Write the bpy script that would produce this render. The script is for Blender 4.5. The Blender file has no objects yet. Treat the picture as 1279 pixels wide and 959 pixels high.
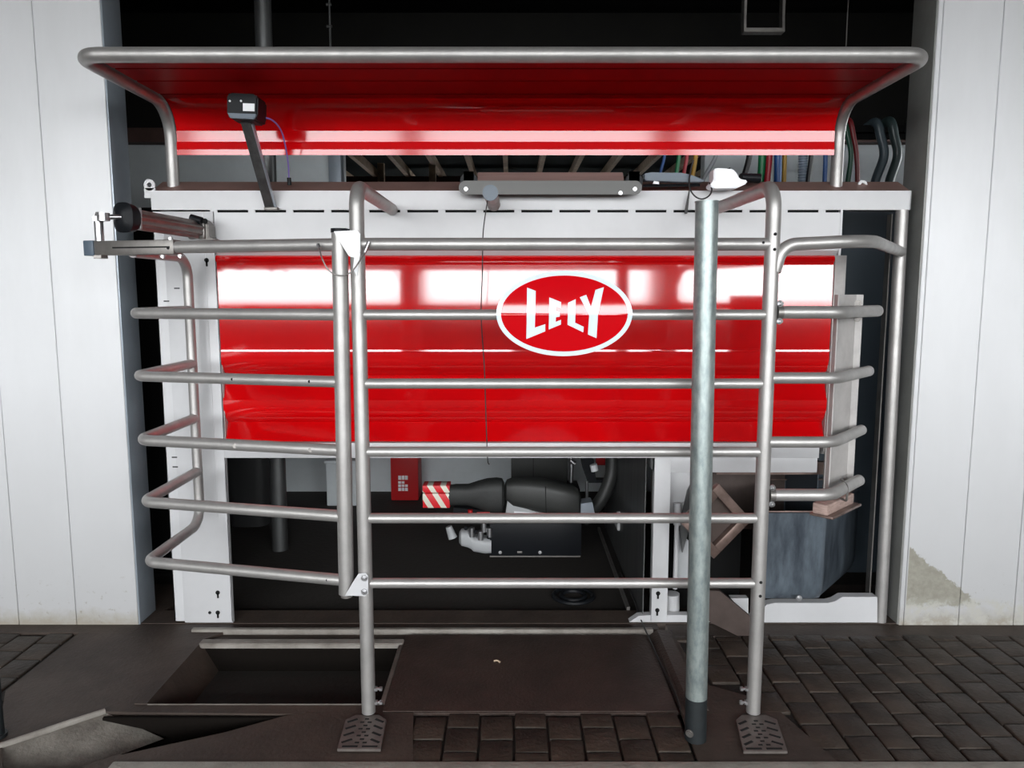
import bpy, bmesh, math, random
from mathutils import Vector, Matrix
random.seed(7)
C = bpy.context.scene.collection
PI = math.pi

# ------------------------------------------------------------------ camera
F, PITCH, H = 940.0, math.radians(6.9), 1.5
cam = bpy.data.cameras.new('camera'); cam.sensor_width = 36; cam.lens = F / 1279 * 36
cam.clip_start = 0.05; cam.clip_end = 300
co = bpy.data.objects.new('camera', cam); C.objects.link(co)
co.location = (0, 0, H); co.rotation_euler = (PI / 2 - PITCH, 0, 0)
bpy.context.scene.camera = co

def ray(px, py):
    u = (px - 639.5) / F; v = (479.5 - py) / F
    return Vector((u, math.cos(PITCH) + v * math.sin(PITCH), -math.sin(PITCH) + v * math.cos(PITCH)))
def P(px, py, Y):
    """measured point of the photograph at depth Y (metres from the camera)"""
    d = ray(px, py); t = Y / d.y
    return Vector((d.x * t, Y, H + d.z * t))
def ZZ(py, Y): return P(640, py, Y).z

# ------------------------------------------------------------------ materials
M = {}
def mat(name, col, rough=0.5, metal=0.0, var=0.0, vscale=8.0, bump=0.0, bscale=40.0, col2=None, coat=0.0,
        island=0.0, stretch=(1, 1, 1), rvar=0.0, lo=0.35, hi=0.65, spec=0.5):
    m = bpy.data.materials.new(name); m.use_nodes = True
    nt = m.node_tree; N = nt.nodes; L = nt.links
    b = N['Principled BSDF']
    b.inputs['Base Color'].default_value = (*col, 1); b.inputs['Roughness'].default_value = rough
    b.inputs['Metallic'].default_value = metal; b.inputs['Specular IOR Level'].default_value = spec
    if coat: b.inputs['Coat Weight'].default_value = coat; b.inputs['Coat Roughness'].default_value = 0.075
    tc = None
    def coords():
        nonlocal tc
        if tc is None:
            g = N.new('ShaderNodeNewGeometry'); mp = N.new('ShaderNodeMapping')
            L.new(g.outputs['Position'], mp.inputs['Vector']); mp.inputs['Scale'].default_value = stretch
            tc = mp.outputs['Vector']
        return tc
    out = None
    if var or col2:
        n = N.new('ShaderNodeTexNoise'); n.inputs['Scale'].default_value = vscale; n.inputs['Detail'].default_value = 6
        n.inputs['Roughness'].default_value = 0.65
        L.new(coords(), n.inputs['Vector'])
        r = N.new('ShaderNodeMapRange'); r.inputs['From Min'].default_value = lo; r.inputs['From Max'].default_value = hi
        L.new(n.outputs['Fac'], r.inputs['Value'])
        mx = N.new('ShaderNodeMix'); mx.data_type = 'RGBA'
        c2 = col2 if col2 else tuple(c * (1 - var) for c in col)
        mx.inputs[6].default_value = (*col, 1); mx.inputs[7].default_value = (*c2, 1)
        L.new(r.outputs['Result'], mx.inputs[0]); out = mx.outputs[2]
        if rvar:
            rr = N.new('ShaderNodeMapRange'); rr.inputs['To Min'].default_value = rough - rvar; rr.inputs['To Max'].default_value = rough + rvar
            L.new(n.outputs['Fac'], rr.inputs['Value']); L.new(rr.outputs['Result'], b.inputs['Roughness'])
    if island:
        g2 = N.new('ShaderNodeNewGeometry'); r2 = N.new('ShaderNodeMapRange')
        r2.inputs['To Min'].default_value = 1 - island; r2.inputs['To Max'].default_value = 1 + island
        L.new(g2.outputs['Random Per Island'], r2.inputs['Value'])
        hs = N.new('ShaderNodeHueSaturation')
        if out: L.new(out, hs.inputs['Color'])
        else: hs.inputs['Color'].default_value = (*col, 1)
        L.new(r2.outputs['Result'], hs.inputs['Value']); out = hs.outputs['Color']
    if out: L.new(out, b.inputs['Base Color'])
    if bump:
        n = N.new('ShaderNodeTexNoise'); n.inputs['Scale'].default_value = bscale; n.inputs['Detail'].default_value = 5
        L.new(coords(), n.inputs['Vector'])
        bp = N.new('ShaderNodeBump'); bp.inputs['Strength'].default_value = bump; bp.inputs['Distance'].default_value = 0.01
        L.new(n.outputs['Fac'], bp.inputs['Height']); L.new(bp.outputs['Normal'], b.inputs['Normal'])
    M[name] = m
    return m

mat('tube_steel', (.47, .455, .44), .46, .66, var=.2, vscale=9, rvar=.05, bump=.02, bscale=120)
mat('dusty_steel', (.27, .255, .24), .45, .8, var=.25, vscale=14, rvar=.08)
mat('galvanised', (.25, .30, .30), .44, .7, col2=(.42, .47, .455), vscale=45, stretch=(1, 1, .45), bump=.08, bscale=90, rvar=.08)
mat('worn_steel', (.20, .175, .16), .5, .55, col2=(.13, .11, .10), vscale=20)
mat('matt_grey', (.13, .13, .125), .55, .2)
mat('stainless', (.42, .33, .30), .42, .55, var=.2, vscale=6, stretch=(.4, 1, 6))
mat('chrome', (.55, .55, .56), .34, 1.0)
mat('white_paint', (.57, .57, .58), .34, 0, var=.06, vscale=5, spec=.5)
mat('worn_white', (.43, .41, .395), .45, 0, col2=(.33, .31, .30), vscale=9)
mat('grey_paint', (.42, .43, .44), .4, 0, var=.1)
mat('red_gloss', (.64, .0015, .003), .085, 0, col2=(.58, .0015, .004), vscale=3, rvar=.0, bump=.010, bscale=4, spec=.9, coat=.7)
mat('red_satin', (.64, .0015, .003), .10, 0, col2=(.58, .0015, .004), vscale=3, spec=.55)
mat('red_dull', (.36, .002, .004), .38, 0, spec=.12, col2=(.30, .002, .004), vscale=3)
mat('shade_black', (.007, .0055, .0045), .95, spec=.08, bump=.4)  # near-black colour standing for deep shade in the gutter and tray
mat('red_matt', (.45, .01, .012), .45)
mat('sign_red', (.55, .002, .006), .07, 0, coat=.6)
mat('sign_white', (.70, .80, .92), .16, 0)
mat('plain_white', (.85, .86, .88), .4)
mat('cap_white', (.95, .96, .98), .35)
mat('black_plastic', (.009, .010, .012), .4, spec=.14)
mat('bluegrey_plastic', (.085, .115, .15), .4)
mat('dark_rubber', (.028, .029, .03), .55, bump=.05)
mat('sleeve_rubber', (.028, .029, .028), .6, var=.3, vscale=12, bump=.15, bscale=14)
mat('robot_grey', (.033, .034, .032), .5, var=.12, vscale=8)
mat('slate_plastic', (.115, .14, .165), .36, 0, col2=(.030, .038, .050), vscale=5.5, stretch=(2.2, 2.2, .6), rvar=.08)
mat('brown_steel', (.27, .19, .165), .42, .55, col2=(.13, .09, .075), vscale=7)
mat('dark_steel', (.16, .165, .165), .42, .7, col2=(.09, .09, .09), vscale=3, stretch=(5, 5, .6))
mat('wood_pad', (.42, .30, .26), .65, var=.4, vscale=30, stretch=(1, 1, 6))
mat('hole_black', (.003, .003, .003), .9)
mat('wire_black', (.02, .018, .018), .5)
mat('tape_black', (.010, .014, .016), .6, var=.4, vscale=40)
mat('void_dark', (.008, .008, .008), .9, spec=.08)
mat('void_slate', (.05, .065, .08), .4)
mat('dark_cladding', (.009, .0087, .0078), .8, spec=.2, col2=(.013, .0125, .011), vscale=2)
mat('roof_sheet', (.04, .055, .06), .95, spec=.05)
mat('timber', (.60, .46, .32), .7, var=.3, vscale=10)
mat('beam_brown', (.10, .055, .045), .6, var=.3)
mat('inner_wall', (.66, .70, .72), .5, var=.12, vscale=3)
mat('trim_blue', (.42, .47, .53), .28, .5)
mat('jamb_grey', (.30, .30, .285), .42, .15, col2=(.22, .22, .205), vscale=2.5)
mat('jamb_blue', (.36, .41, .46), .3, .3, col2=(.27, .30, .33), vscale=1.5)
mat('concrete', (.060, .042, .032), .66, 0, col2=(.032, .021, .016), vscale=3.2, bump=.25, bscale=60, rvar=.12)
mat('slab_dark', (.050, .031, .024), .54, 0, col2=(.028, .018, .014), vscale=5, bump=.35, bscale=90, rvar=.12)
mat('kerb_concrete', (.46, .45, .40), .7, 0, col2=(.32, .31, .27), vscale=6, bump=.3, bscale=90)
mat('gutter_concrete', (.20, .185, .16), .75, 0, col2=(.10, .088, .075), vscale=9, bump=.4, bscale=90)
mat('light_concrete', (.30, .28, .25), .7, 0, col2=(.17, .15, .13), vscale=6, bump=.3, bscale=90)
mat('joint_dark', (.012, .009, .007), .85, bump=.4, bscale=90)
mat('paver', (.050, .036, .027), .56, 0, col2=(.024, .017, .012), vscale=9, bump=.45, bscale=55, island=.28, rvar=.10, spec=.35)
mat('pit_metal', (.20, .18, .16), .5, .3, col2=(.10, .085, .07), vscale=7, bump=.2)
mat('mat_black', (.02, .016, .013), .8, bump=.3)
mat('outside_ground', (.05, .046, .042), .9, var=.4, vscale=.4)
mat('outside_field', (.20, .20, .19), .9, var=.2, vscale=.1)
mat('aisle', (.035, .027, .022), .95, spec=.05)
mat('barn_white', (.22, .21, .20), .6)
mat('barn_ceiling', (.05, .045, .042), .9, spec=.1)
for n_, c_ in dict(blue=(.02, .09, .30), green=(.01, .20, .07), crimson=(.42, .012, .03), yellow=(.50, .28, .03), grey=(.30, .32, .34), black=(.012, .012, .014),
                   darkred=(.16, .01, .012), darkgreen=(.008, .07, .035), slate=(.06, .085, .10), darkslate=(.03, .05, .05), ribbed=(.24, .30, .37), purple=(.20, .13, .42)).items():
    mat('hose_' + n_, c_, .35)
mat('cover_steel', (.40, .25, .22), .42, .5, col2=(.30, .19, .165), vscale=5)
mat('brown_dark', (.085, .062, .054), .5, .3, col2=(.06, .042, .036), vscale=9)

def wall_material():
    """white coated sandwich panel: fine grime near its foot, worn patch on the right-hand wall"""
    m = bpy.data.materials.new('sandwich_panel'); m.use_nodes = True
    nt = m.node_tree; N = nt.nodes; L = nt.links; b = N['Principled BSDF']
    b.inputs['Roughness'].default_value = .30
    g = N.new('ShaderNodeNewGeometry'); sp = N.new('ShaderNodeSeparateXYZ'); L.new(g.outputs['Position'], sp.inputs[0])
    def math_(op, a, bb=None, cc=None):
        n = N.new('ShaderNodeMath'); n.operation = op
        for i, v in enumerate((a, bb, cc)):
            if v is None: continue
            if isinstance(v, (int, float)): n.inputs[i].default_value = v
            else: L.new(v, n.inputs[i])
        return n.outputs[0]
    def noise(s, d=6, st=(1, 1, 1)):
        mp = N.new('ShaderNodeMapping'); mp.inputs['Scale'].default_value = st; L.new(g.outputs['Position'], mp.inputs['Vector'])
        n = N.new('ShaderNodeTexNoise'); n.inputs['Scale'].default_value = s; n.inputs['Detail'].default_value = d
        n.inputs['Roughness'].default_value = .7
        L.new(mp.outputs[0], n.inputs['Vector']); return n.outputs['Fac']
    def ramp(v, a, c):
        r = N.new('ShaderNodeMapRange'); r.inputs['From Min'].default_value = a; r.inputs['From Max'].default_value = c
        L.new(v, r.inputs['Value']); return r.outputs['Result']
    def mix(f, c1, c2):
        x = N.new('ShaderNodeMix'); x.data_type = 'RGBA'; L.new(f, x.inputs[0])
        for i, c in ((6, c1), (7, c2)):
            if isinstance(c, tuple): x.inputs[i].default_value = (*c, 1)
            else: L.new(c, x.inputs[i])
        return x.outputs[2]
    X, Z = sp.outputs['X'], sp.outputs['Z']
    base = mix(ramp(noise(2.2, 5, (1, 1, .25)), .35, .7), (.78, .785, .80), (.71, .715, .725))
    base = mix(ramp(math_('ADD', Z, math_('MULTIPLY', noise(1.5), .3)), 1.8, .3), base, (.47, .47, .475))  # broad darkening down the wall: weaker low light put into the colour
    # grime along the foot
    foot = math_('ADD', Z, math_('MULTIPLY', math_('SUBTRACT', noise(9), .5), .16))
    base = mix(ramp(foot, .075, .0), base, (.34, .31, .26))
    spots = math_('MULTIPLY', ramp(noise(34, 8), .60, .68), ramp(Z, .30, .05))
    base = mix(spots, base, (.30, .28, .24))
    # worn plaster patch, right wall only: triangle falling to the right, a scraped band beneath it
    line = math_('ADD', math_('MULTIPLY', math_('SUBTRACT', X, 1.79), -.80), .365)
    nz = math_('MULTIPLY', math_('SUBTRACT', noise(26, 8), .5), .11)
    d = math_('SUBTRACT', math_('ADD', line, nz), Z)
    inside = ramp(d, -.002, .004)
    low = ramp(math_('ADD', Z, nz), .085, .097)
    right = ramp(X, 1.785, 1.79)
    patch = math_('MULTIPLY', math_('MULTIPLY', inside, low), right)
    base = mix(patch, base, mix(ramp(noise(30), .3, .7), (.34, .33, .28), (.24, .225, .19)))
    band = math_('MULTIPLY', math_('MULTIPLY', ramp(noise(15, 8), .44, .56), ramp(math_('ADD', Z, nz), .13, .10)), right)
    base = mix(band, base, (.46, .45, .41))
    L.new(base, b.inputs['Base Color'])
    M['sandwich_panel'] = m
wall_material()

def stripe_material():
    m = bpy.data.materials.new('hazard_stripes'); m.use_nodes = True
    nt = m.node_tree; N = nt.nodes; L = nt.links; b = N['Principled BSDF']; b.inputs['Roughness'].default_value = .45
    g = N.new('ShaderNodeNewGeometry'); sp = N.new('ShaderNodeSeparateXYZ'); L.new(g.outputs['Position'], sp.inputs[0])
    a = N.new('ShaderNodeMath'); a.operation = 'MULTIPLY_ADD'; L.new(sp.outputs['Z'], a.inputs[0]); a.inputs[1].default_value = .62; L.new(sp.outputs['X'], a.inputs[2])
    s = N.new('ShaderNodeMath'); s.operation = 'MULTIPLY_ADD'; L.new(a.outputs[0], s.inputs[0]); s.inputs[1].default_value = 1 / .073; s.inputs[2].default_value = 100.30
    f = N.new('ShaderNodeMath'); f.operation = 'FRACT'; L.new(s.outputs[0], f.inputs[0])
    t = N.new('ShaderNodeMath'); t.operation = 'GREATER_THAN'; t.inputs[1].default_value = .56; L.new(f.outputs[0], t.inputs[0])
    x = N.new('ShaderNodeMix'); x.data_type = 'RGBA'; L.new(t.outputs[0], x.inputs[0])
    x.inputs[6].default_value = (.75, .02, .03, 1); x.inputs[7].default_value = (.80, .78, .66, 1)
    L.new(x.outputs[2], b.inputs['Base Color']); M['hazard_stripes'] = m
stripe_material()

# ------------------------------------------------------------------ mesh helpers
class MB:
    def __init__(s): s.bm = bmesh.new()
    def box(s, lo, hi, bevel=0.0, seg=2):
        b = bmesh.new()
        bmesh.ops.create_cube(b, size=1)
        lo, hi = Vector(lo), Vector(hi)
        for v in b.verts:
            v.co = Vector(((lo[i] + hi[i]) / 2 + v.co[i] * (hi[i] - lo[i])) for i in range(3))
        if bevel:
            bmesh.ops.bevel(b, geom=b.edges[:], offset=bevel, segments=seg, affect='EDGES', profile=.5)
        s._add(b); return s
    def _add(s, b, mtx=None):
        if mtx is not None: b.transform(mtx)
        me = bpy.data.meshes.new('t'); b.to_mesh(me); b.free(); s.bm.from_mesh(me); bpy.data.meshes.remove(me)
    def obox(s, center, size, mtx, bevel=0.0):
        t = MB(); h = Vector(size) / 2; t.box(-h, h, bevel)
        t.bm.transform(Matrix.Translation(center) @ mtx.to_4x4()); s._add(t.bm); return s
    def prism(s, pts, a, b_, axis='y', bevel=0.0):
        """polygon pts: (x,z) extruded in y from a to b_; axis 'z': (x,y) extruded in z; axis 'x': (y,z) extruded in x"""
        b = bmesh.new()
        def mk(p, d):
            if axis == 'y': return (p[0], d, p[1])
            if axis == 'z': return (p[0], p[1], d)
            return (d, p[0], p[1])
        v1 = [b.verts.new(mk(p, a)) for p in pts]; v2 = [b.verts.new(mk(p, b_)) for p in pts]
        n = len(pts)
        b.faces.new(v1); b.faces.new(v2[::-1])
        for i in range(n):
            b.faces.new((v1[i], v2[i], v2[(i + 1) % n], v1[(i + 1) % n]))
        bmesh.ops.recalc_face_normals(b, faces=b.faces[:])
        if bevel: bmesh.ops.bevel(b, geom=b.edges[:], offset=bevel, segments=2, affect='EDGES')
        s._add(b); return s
    def tube(s, pts, r, seg=20, caps=True, r_end=None):
        pts = [Vector(p) for p in pts]; n = len(pts)
        b = bmesh.new(); rings = []
        t0 = (pts[1] - pts[0]).normalized()
        up = Vector((0, 0, 1)) if abs(t0.z) < .9 else Vector((1, 0, 0))
        nrm = (up - t0 * up.dot(t0)).normalized()
        for i, p in enumerate(pts):
            if i == 0: t = t0
            elif i == n - 1: t = (pts[i] - pts[i - 1]).normalized()
            else: t = ((pts[i + 1] - pts[i]).normalized() + (pts[i] - pts[i - 1]).normalized()).normalized()
            nrm = (nrm - t * nrm.dot(t)).normalized(); bi = t.cross(nrm)
            rr = r if not callable(r) else r(i / (n - 1))
            if r_end is not None: rr = r + (r_end - r) * i / (n - 1)
            rings.append([b.verts.new(p + (nrm * math.cos(2 * PI * k / seg) + bi * math.sin(2 * PI * k / seg)) * rr) for k in range(seg)])
        for a, c in zip(rings, rings[1:]):
            for k in range(seg): b.faces.new((a[k], a[(k + 1) % seg], c[(k + 1) % seg], c[k]))
        if caps: b.faces.new(rings[0][::-1]); b.faces.new(rings[-1])
        bmesh.ops.recalc_face_normals(b, faces=b.faces[:])
        s._add(b); return s
    def loft(s, secs, axis='x', seg=28, pw=2.6):
        """superellipse sections (d, a, b, ra, rb): along x with a=y, b=z"""
        b = bmesh.new(); rings = []
        for (d, ca, cb, ra, rb) in secs:
            ring = []
            for k in range(seg):
                t = 2 * PI * k / seg; c, q = math.cos(t), math.sin(t)
                u = math.copysign(abs(c) ** (2 / pw), c) * ra; v = math.copysign(abs(q) ** (2 / pw), q) * rb
                co_ = (d, ca + u, cb + v) if axis == 'x' else ((ca + u, d, cb + v) if axis == 'y' else (ca + u, cb + v, d))
                ring.append(b.verts.new(co_))
            rings.append(ring)
        for a, c in zip(rings, rings[1:]):
            for k in range(seg): b.faces.new((a[k], a[(k + 1) % seg], c[(k + 1) % seg], c[k]))
        b.faces.new(rings[0][::-1]); b.faces.new(rings[-1])
        bmesh.ops.recalc_face_normals(b, faces=b.faces[:])
        s._add(b); return s
    def sheet(s, prof, x0, x1, t=.003, nx=1):
        """folded sheet: profile (y,z) points, extruded along x, thickness t behind the profile"""
        b = bmesh.new(); n = len(prof); off = []
        for i in range(n):
            a = Vector(prof[max(i - 1, 0)]); c = Vector(prof[min(i + 1, n - 1)]); d = (c - a).normalized()
            off.append(Vector(prof[i]) + Vector((-d.y, d.x)) * t)
        for f, rev in ((prof, 0), (off, 1)):
            pass
        def row(x): return [b.verts.new((x, p[0], p[1])) for p in prof], [b.verts.new((x, p[0], p[1])) for p in off]
        rows = [row(x0 + (x1 - x0) * i / nx) for i in range(nx + 1)]
        for (f0, k0), (f1, k1) in zip(rows, rows[1:]):
            for i in range(n - 1):
                b.faces.new((f0[i], f0[i + 1], f1[i + 1], f1[i])); b.faces.new((k0[i], k1[i], k1[i + 1], k0[i + 1]))
            b.faces.new((f0[0], f1[0], k1[0], k0[0])); b.faces.new((f0[-1], k0[-1], k1[-1], f1[-1]))
        for (f, k), rv in ((rows[0], 0), (rows[-1], 1)):
            for i in range(n - 1):
                b.faces.new((f[i], f[i + 1], k[i + 1], k[i]))
        bmesh.ops.recalc_face_normals(b, faces=b.faces[:])
        s._add(b); return s
    def build(s, name, m, parent=None, smooth=True, angle=35):
        me = bpy.data.meshes.new(name)
        bmesh.ops.recalc_face_normals(s.bm, faces=s.bm.faces[:])
        s.bm.normal_update()
        lo = Vector((min(v.co[i] for v in s.bm.verts) for i in range(3))); hi = Vector((max(v.co[i] for v in s.bm.verts) for i in range(3)))
        if parent is not None:
            r = parent
            while r.parent: r = r.parent
            off = r.location.copy()
        else: off = Vector(((lo.x + hi.x) / 2, (lo.y + hi.y) / 2, lo.z))
        s.bm.transform(Matrix.Translation(-off))
        if smooth:
            for f in s.bm.faces: f.smooth = True
            for e in s.bm.edges:
                if len(e.link_faces) == 2 and e.calc_face_angle(0) > math.radians(angle): e.smooth = False
        s.bm.to_mesh(me); s.bm.free()
        me.materials.append(M[m])
        o = bpy.data.objects.new(name, me); C.objects.link(o)
        if parent is not None:
            o.parent = parent
            if parent.type == 'MESH' and parent.parent is None: o.location = (0, 0, 0)
        else: o.location = off
        return o

def tag(o, label, cat, group=None, kind=None):
    o['label'] = label; o['category'] = cat
    if group: o['group'] = group
    if kind: o['kind'] = kind
    return o
def thing(name, label, cat, loc=(0, 0, 0), group=None):
    o = bpy.data.objects.new(name, None); C.objects.link(o); o.location = loc; o.empty_display_size = .1
    return tag(o, label, cat, group)
def struct(o): o['kind'] = 'structure'; return o

def fillet(pts, r, n=8):
    pts = [Vector(p) for p in pts]; out = [pts[0]]
    for i in range(1, len(pts) - 1):
        p = pts[i]; rr = r[i - 1] if isinstance(r, (list, tuple)) else r
        a = (pts[i - 1] - p); c = (pts[i + 1] - p); la, lc = a.length, c.length; a.normalize(); c.normalize()
        ang = a.angle(c); t = min(rr / math.tan(ang / 2), la * .49, lc * .49); rr2 = t * math.tan(ang / 2)
        cen = p + (a + c).normalized() * (rr2 / math.sin(ang / 2))
        s0 = p + a * t - cen; s1 = p + c * t - cen; tot = s0.angle(s1); ax = s0.cross(s1).normalized()
        for k in range(n + 1): out.append(cen + Matrix.Rotation(tot * k / n, 3, ax) @ s0)
    out.append(pts[-1]); return out
def smoothpath(pts, n=8):
    pts = [Vector(p) for p in pts]; q = [pts[0] * 2 - pts[1]] + pts + [pts[-1] * 2 - pts[-2]]; out = []
    for i in range(1, len(q) - 2):
        for k in range(n):
            t = k / n; a, b_, c, d = q[i - 1], q[i], q[i + 1], q[i + 2]
            out.append(.5 * ((2 * b_) + (c - a) * t + (2 * a - 5 * b_ + 4 * c - d) * t * t + (3 * b_ - a - 3 * c + d) * t ** 3))
    out.append(pts[-1]); return out

def bolt(c, d, r=.008, h=.008, m='chrome', parent=None, name='bolt'):
    """hex head bolt pointing along d, on a washer"""
    c = Vector(c); d = Vector(d).normalized(); b = MB()
    b.tube([c - d * .002, c + d * .002], r * 1.35, 16); b.tube([c + d * .002, c + d * h], r, 6)
    b.tube([c + d * h, c + d * (h + .003)], r * .5, 10)
    return b.build(name, m, parent)
def hole(c, d, r, parent, name='hole'):
    c = Vector(c); d = Vector(d).normalized()
    return MB().tube([c - d * .002, c + d * .0012], r, 14).build(name, 'hole_black', parent)
def keyhole(px, py, Y, parent, s=1.0):
    p = P(px, py, Y); b = MB()
    b.tube([p + Vector((0, .001, 0)), p + Vector((0, -.0012, 0))], .010 * s, 16)
    b.box((p.x - .0045 * s, Y - .0012, p.z - .026 * s), (p.x + .0045 * s, Y + .001, p.z), .001)
    return b.build('keyhole', 'hole_black', parent)

# ================================================================== SETTING
YW = 3.27          # face of the white walls
# ---- walls of sandwich panels with seams
def wall_panels(name, x0, x1, seams):
    b = MB(); xs = [x0] + seams + [x1]
    for a, c in zip(xs, xs[1:]):
        b.box((a + .0012, YW, -.02), (c - .0012, YW + .14, 3.6), .0022, 1)
    b.box((x0 + .01, YW + .01, -.02), (x1 - .01, YW + .12, 3.6))
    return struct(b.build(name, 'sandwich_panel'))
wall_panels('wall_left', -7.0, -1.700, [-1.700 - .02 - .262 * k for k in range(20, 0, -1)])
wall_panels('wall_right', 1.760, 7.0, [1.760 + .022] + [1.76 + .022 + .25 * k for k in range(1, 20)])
# jambs
struct(MB().box((-1.702, YW + .004, .0), (-1.694, YW + .155, 3.6), .001).build('trim_1', 'jamb_blue'))
struct(MB().box((1.754, YW + .004, .0), (1.762, YW + .19, 3.6), .001).build('trim_2', 'jamb_grey'))

OT, OB = 3.65, 1.10
struct(MB().box((-7.2, -5.3, 0), (7.2, -5.12, OB), .01).build('wall_parapet', 'barn_ceiling'))
# ---- front barn: ceiling, side walls, open side with posts
struct(MB().box((-7.2, -5.3, 4.9), (7.2, 3.41, 5.1)).build('ceiling', 'barn_ceiling'))
struct(MB().box((-7.2, 3.28, 3.6), (7.2, 6.2, 3.8)).build('ceiling_inner', 'void_dark'))
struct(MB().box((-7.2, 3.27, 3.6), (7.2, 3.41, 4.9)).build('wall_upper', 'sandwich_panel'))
struct(MB().box((-7.2, -5.3, 0), (-7.0, 3.4, 4.9)).build('wall_west', 'barn_white'))
struct(MB().box((7.0, -5.3, 0), (7.2, 3.4, 4.9)).build('wall_east', 'barn_white'))
struct(MB().box((-7.2, -5.3, OT), (7.2, -5.1, 4.9)).build('wall_lintel', 'barn_ceiling'))
for x, w in ((-1.52, .32), (2.35, .42), (-5.0, .3), (5.6, .3)):
    o = MB().box((x - w / 2, -5.3, 0), (x + w / 2, -5.1, OT), .01).build('pillar', 'beam_brown'); o['kind'] = 'structure'
struct(MB().box((-60, -34, -.5), (60, -5.3, -.02)).build('ground', 'outside_ground'))
struct(MB().box((-200, -300, -.5), (200, -34, -.02)).build('ground_field', 'outside_field'))

# ---- back room
XB = 3.6
struct(MB().box((-XB, 5.7, -.2), (-1.25, 5.82, 2.60)).box((-1.25, 5.7, -.2), (1.42, 5.82, 2.05)).box((1.42, 5.7, -.2), (XB, 5.82, 2.60)).build('wall_back', 'inner_wall'))
b = MB()
for k in range(48): b.box((-XB, 5.98, 2.60 + k * .021), (XB, 6.02 + (k % 2) * .008, 2.622 + k * .021))
struct(b.build('wall_back_upper', 'dark_cladding'))
struct(MB().box((-XB - .1, 3.42, -.2), (-XB, 18.2, 3.9)).build('wall_back_left', 'dark_cladding'))
struct(MB().box((XB, 3.42, -.2), (XB + .1, 18.2, 2.15)).box((XB, 3.42, 2.75), (XB + .1, 18.2, 3.9)).box((XB, 5.0, 2.15), (XB + .1, 18.2, 2.75)).box((XB, 3.42, 2.15), (XB + .1, 3.9, 2.75)).build('wall_back_right', 'dark_cladding'))
# the top of the opening carries a dark board; below it a gap shows the neighbouring barn
struct(MB().box((-XB, 5.60, 2.58), (-1.20, 5.70, 2.68)).box((1.38, 5.60, 2.58), (XB, 5.70, 2.68)).build('trim_3', 'beam_brown'))
struct(MB().box((-1.33, 5.60, 1.5), (-1.24, 5.70, 2.60), .004).build('trim_4', 'trim_blue'))
struct(MB().box((-XB, 18.9, 1.0), (XB, 19.0, 3.6)).build('wall_far', 'dark_cladding'))
# neighbouring barn seen through the gap: roof sheets on rafters
struct(MB().box((-XB, 6.03, 3.60), (XB, 19, 3.66)).build('roof', 'roof_sheet'))
for k in range(12):
    x = -2.9 + k * .56
    o = MB().box((x - .035, 6.05, 3.47), (x + .035, 18.9, 3.6)).build('rafter', 'timber'); o['kind'] = 'structure'
for y in (10.2, 13.2, 16.4):
    o = MB().box((-XB, y, 3.36), (XB, y + .14, 3.48)).build('beam', 'beam_brown'); o['kind'] = 'structure'
for x in (-1.95, -1.02, -.62):
    o = MB().box((x * 2.0 - .05, 12.0, 0), (x * 2.0 + .05, 12.1, 3.5)).build('column', 'timber'); o['kind'] = 'structure'

# ---- floor ------------------------------------------------------------
ZB = -.30
def fl(*ps): return [(p[0], p[1]) for p in ps]
b = MB()

b.prism(fl((-7, 2.20), (-1.60, 2.20), (-1.70, 2.345), (-7, 2.345)), ZB, -.002, 'z')
b.prism(fl((-1.30, 2.262), (-.32, 2.262), (-.36, 2.59), (-.80, 2.535), (-.99, 2.425), (-1.30, 2.29)), ZB, 0, 'z')   # brown concrete in front of pit
b.prism(fl((.60, 2.262), (1.05, 2.262), (.95, 2.62), (.76, 2.74), (.70, 3.2), (.632, 3.2)), ZB, 0, 'z')             # round the right foot
b.prism(fl((-1.925, 3.30), (-1.925, 2.70), (-1.72, 2.345), (-1.70, 2.345), (-1.47, 2.555), (-1.34, 2.56), (-1.34, 3.13), (-1.2, 3.30)), ZB, .0, 'z')  # concrete left of pit
b.prism(fl((-1.47, 2.555), (-.47, 2.535), (-.47, 2.60), (-1.34, 2.60)), ZB, -.001, 'z')      # pit's front kerb
b.prism(fl((-1.36, 3.10), (-.47, 3.10), (-.47, 3.20), (-1.40, 3.20)), ZB, -.012, 'z')
b.prism(fl((-7, 3.19), (-1.69, 3.19), (-1.60, 3.75), (-7, 3.75)), ZB, .001, 'z')            # strip along the left wall
b.prism(fl((.70, 3.16), (7, 3.16), (7, 3.75), (.70, 3.75)), ZB, -.001, 'z')
b.prism(fl((-1.7, 3.28), (1.8, 3.28), (1.8, 3.42), (-1.7, 3.42)), ZB, .004, 'z')             # step under the box
struct(MB().box((-7, -5.3, ZB), (7, 2.20, -.004)).build('floor_aisle', 'aisle'))
floor = struct(b.build('floor', 'concrete', smooth=False))
# smooth slab with raised right border
struct(MB().prism(fl((-.47, 2.548), (.60, 2.548), (.60, 3.165), (-.47, 3.165)), ZB, .004, 'z', .004).build('floor_slab', 'slab_dark'))
struct(MB().prism([(.60, -.02), (.645, .014), (.70, .012), (.74, -.02)], 2.56, 3.19, 'y').build('trim_5', 'slab_dark'))
struct(MB().prism(fl((-7, 3.42), (7, 3.42), (7, 6.0), (-7, 6.0)), ZB, -.03, 'z').build('floor_inner', 'mat_black'))
struct(MB().prism(fl((-XB, 6.0), (XB, 6.0), (XB, 40), (-XB, 40)), ZB, -.03, 'z').build('floor_far', 'concrete'))
# metal edge of the threshold
struct(MB().box((-1.43, 3.195, -.02), (.63, 3.222, .012), .004).build('trim_6', 'light_concrete'))
struct(MB().box((-1.5, 3.222, -.02), (.66, 3.30, .001)).build('trim_7', 'slab_dark'))
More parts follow.
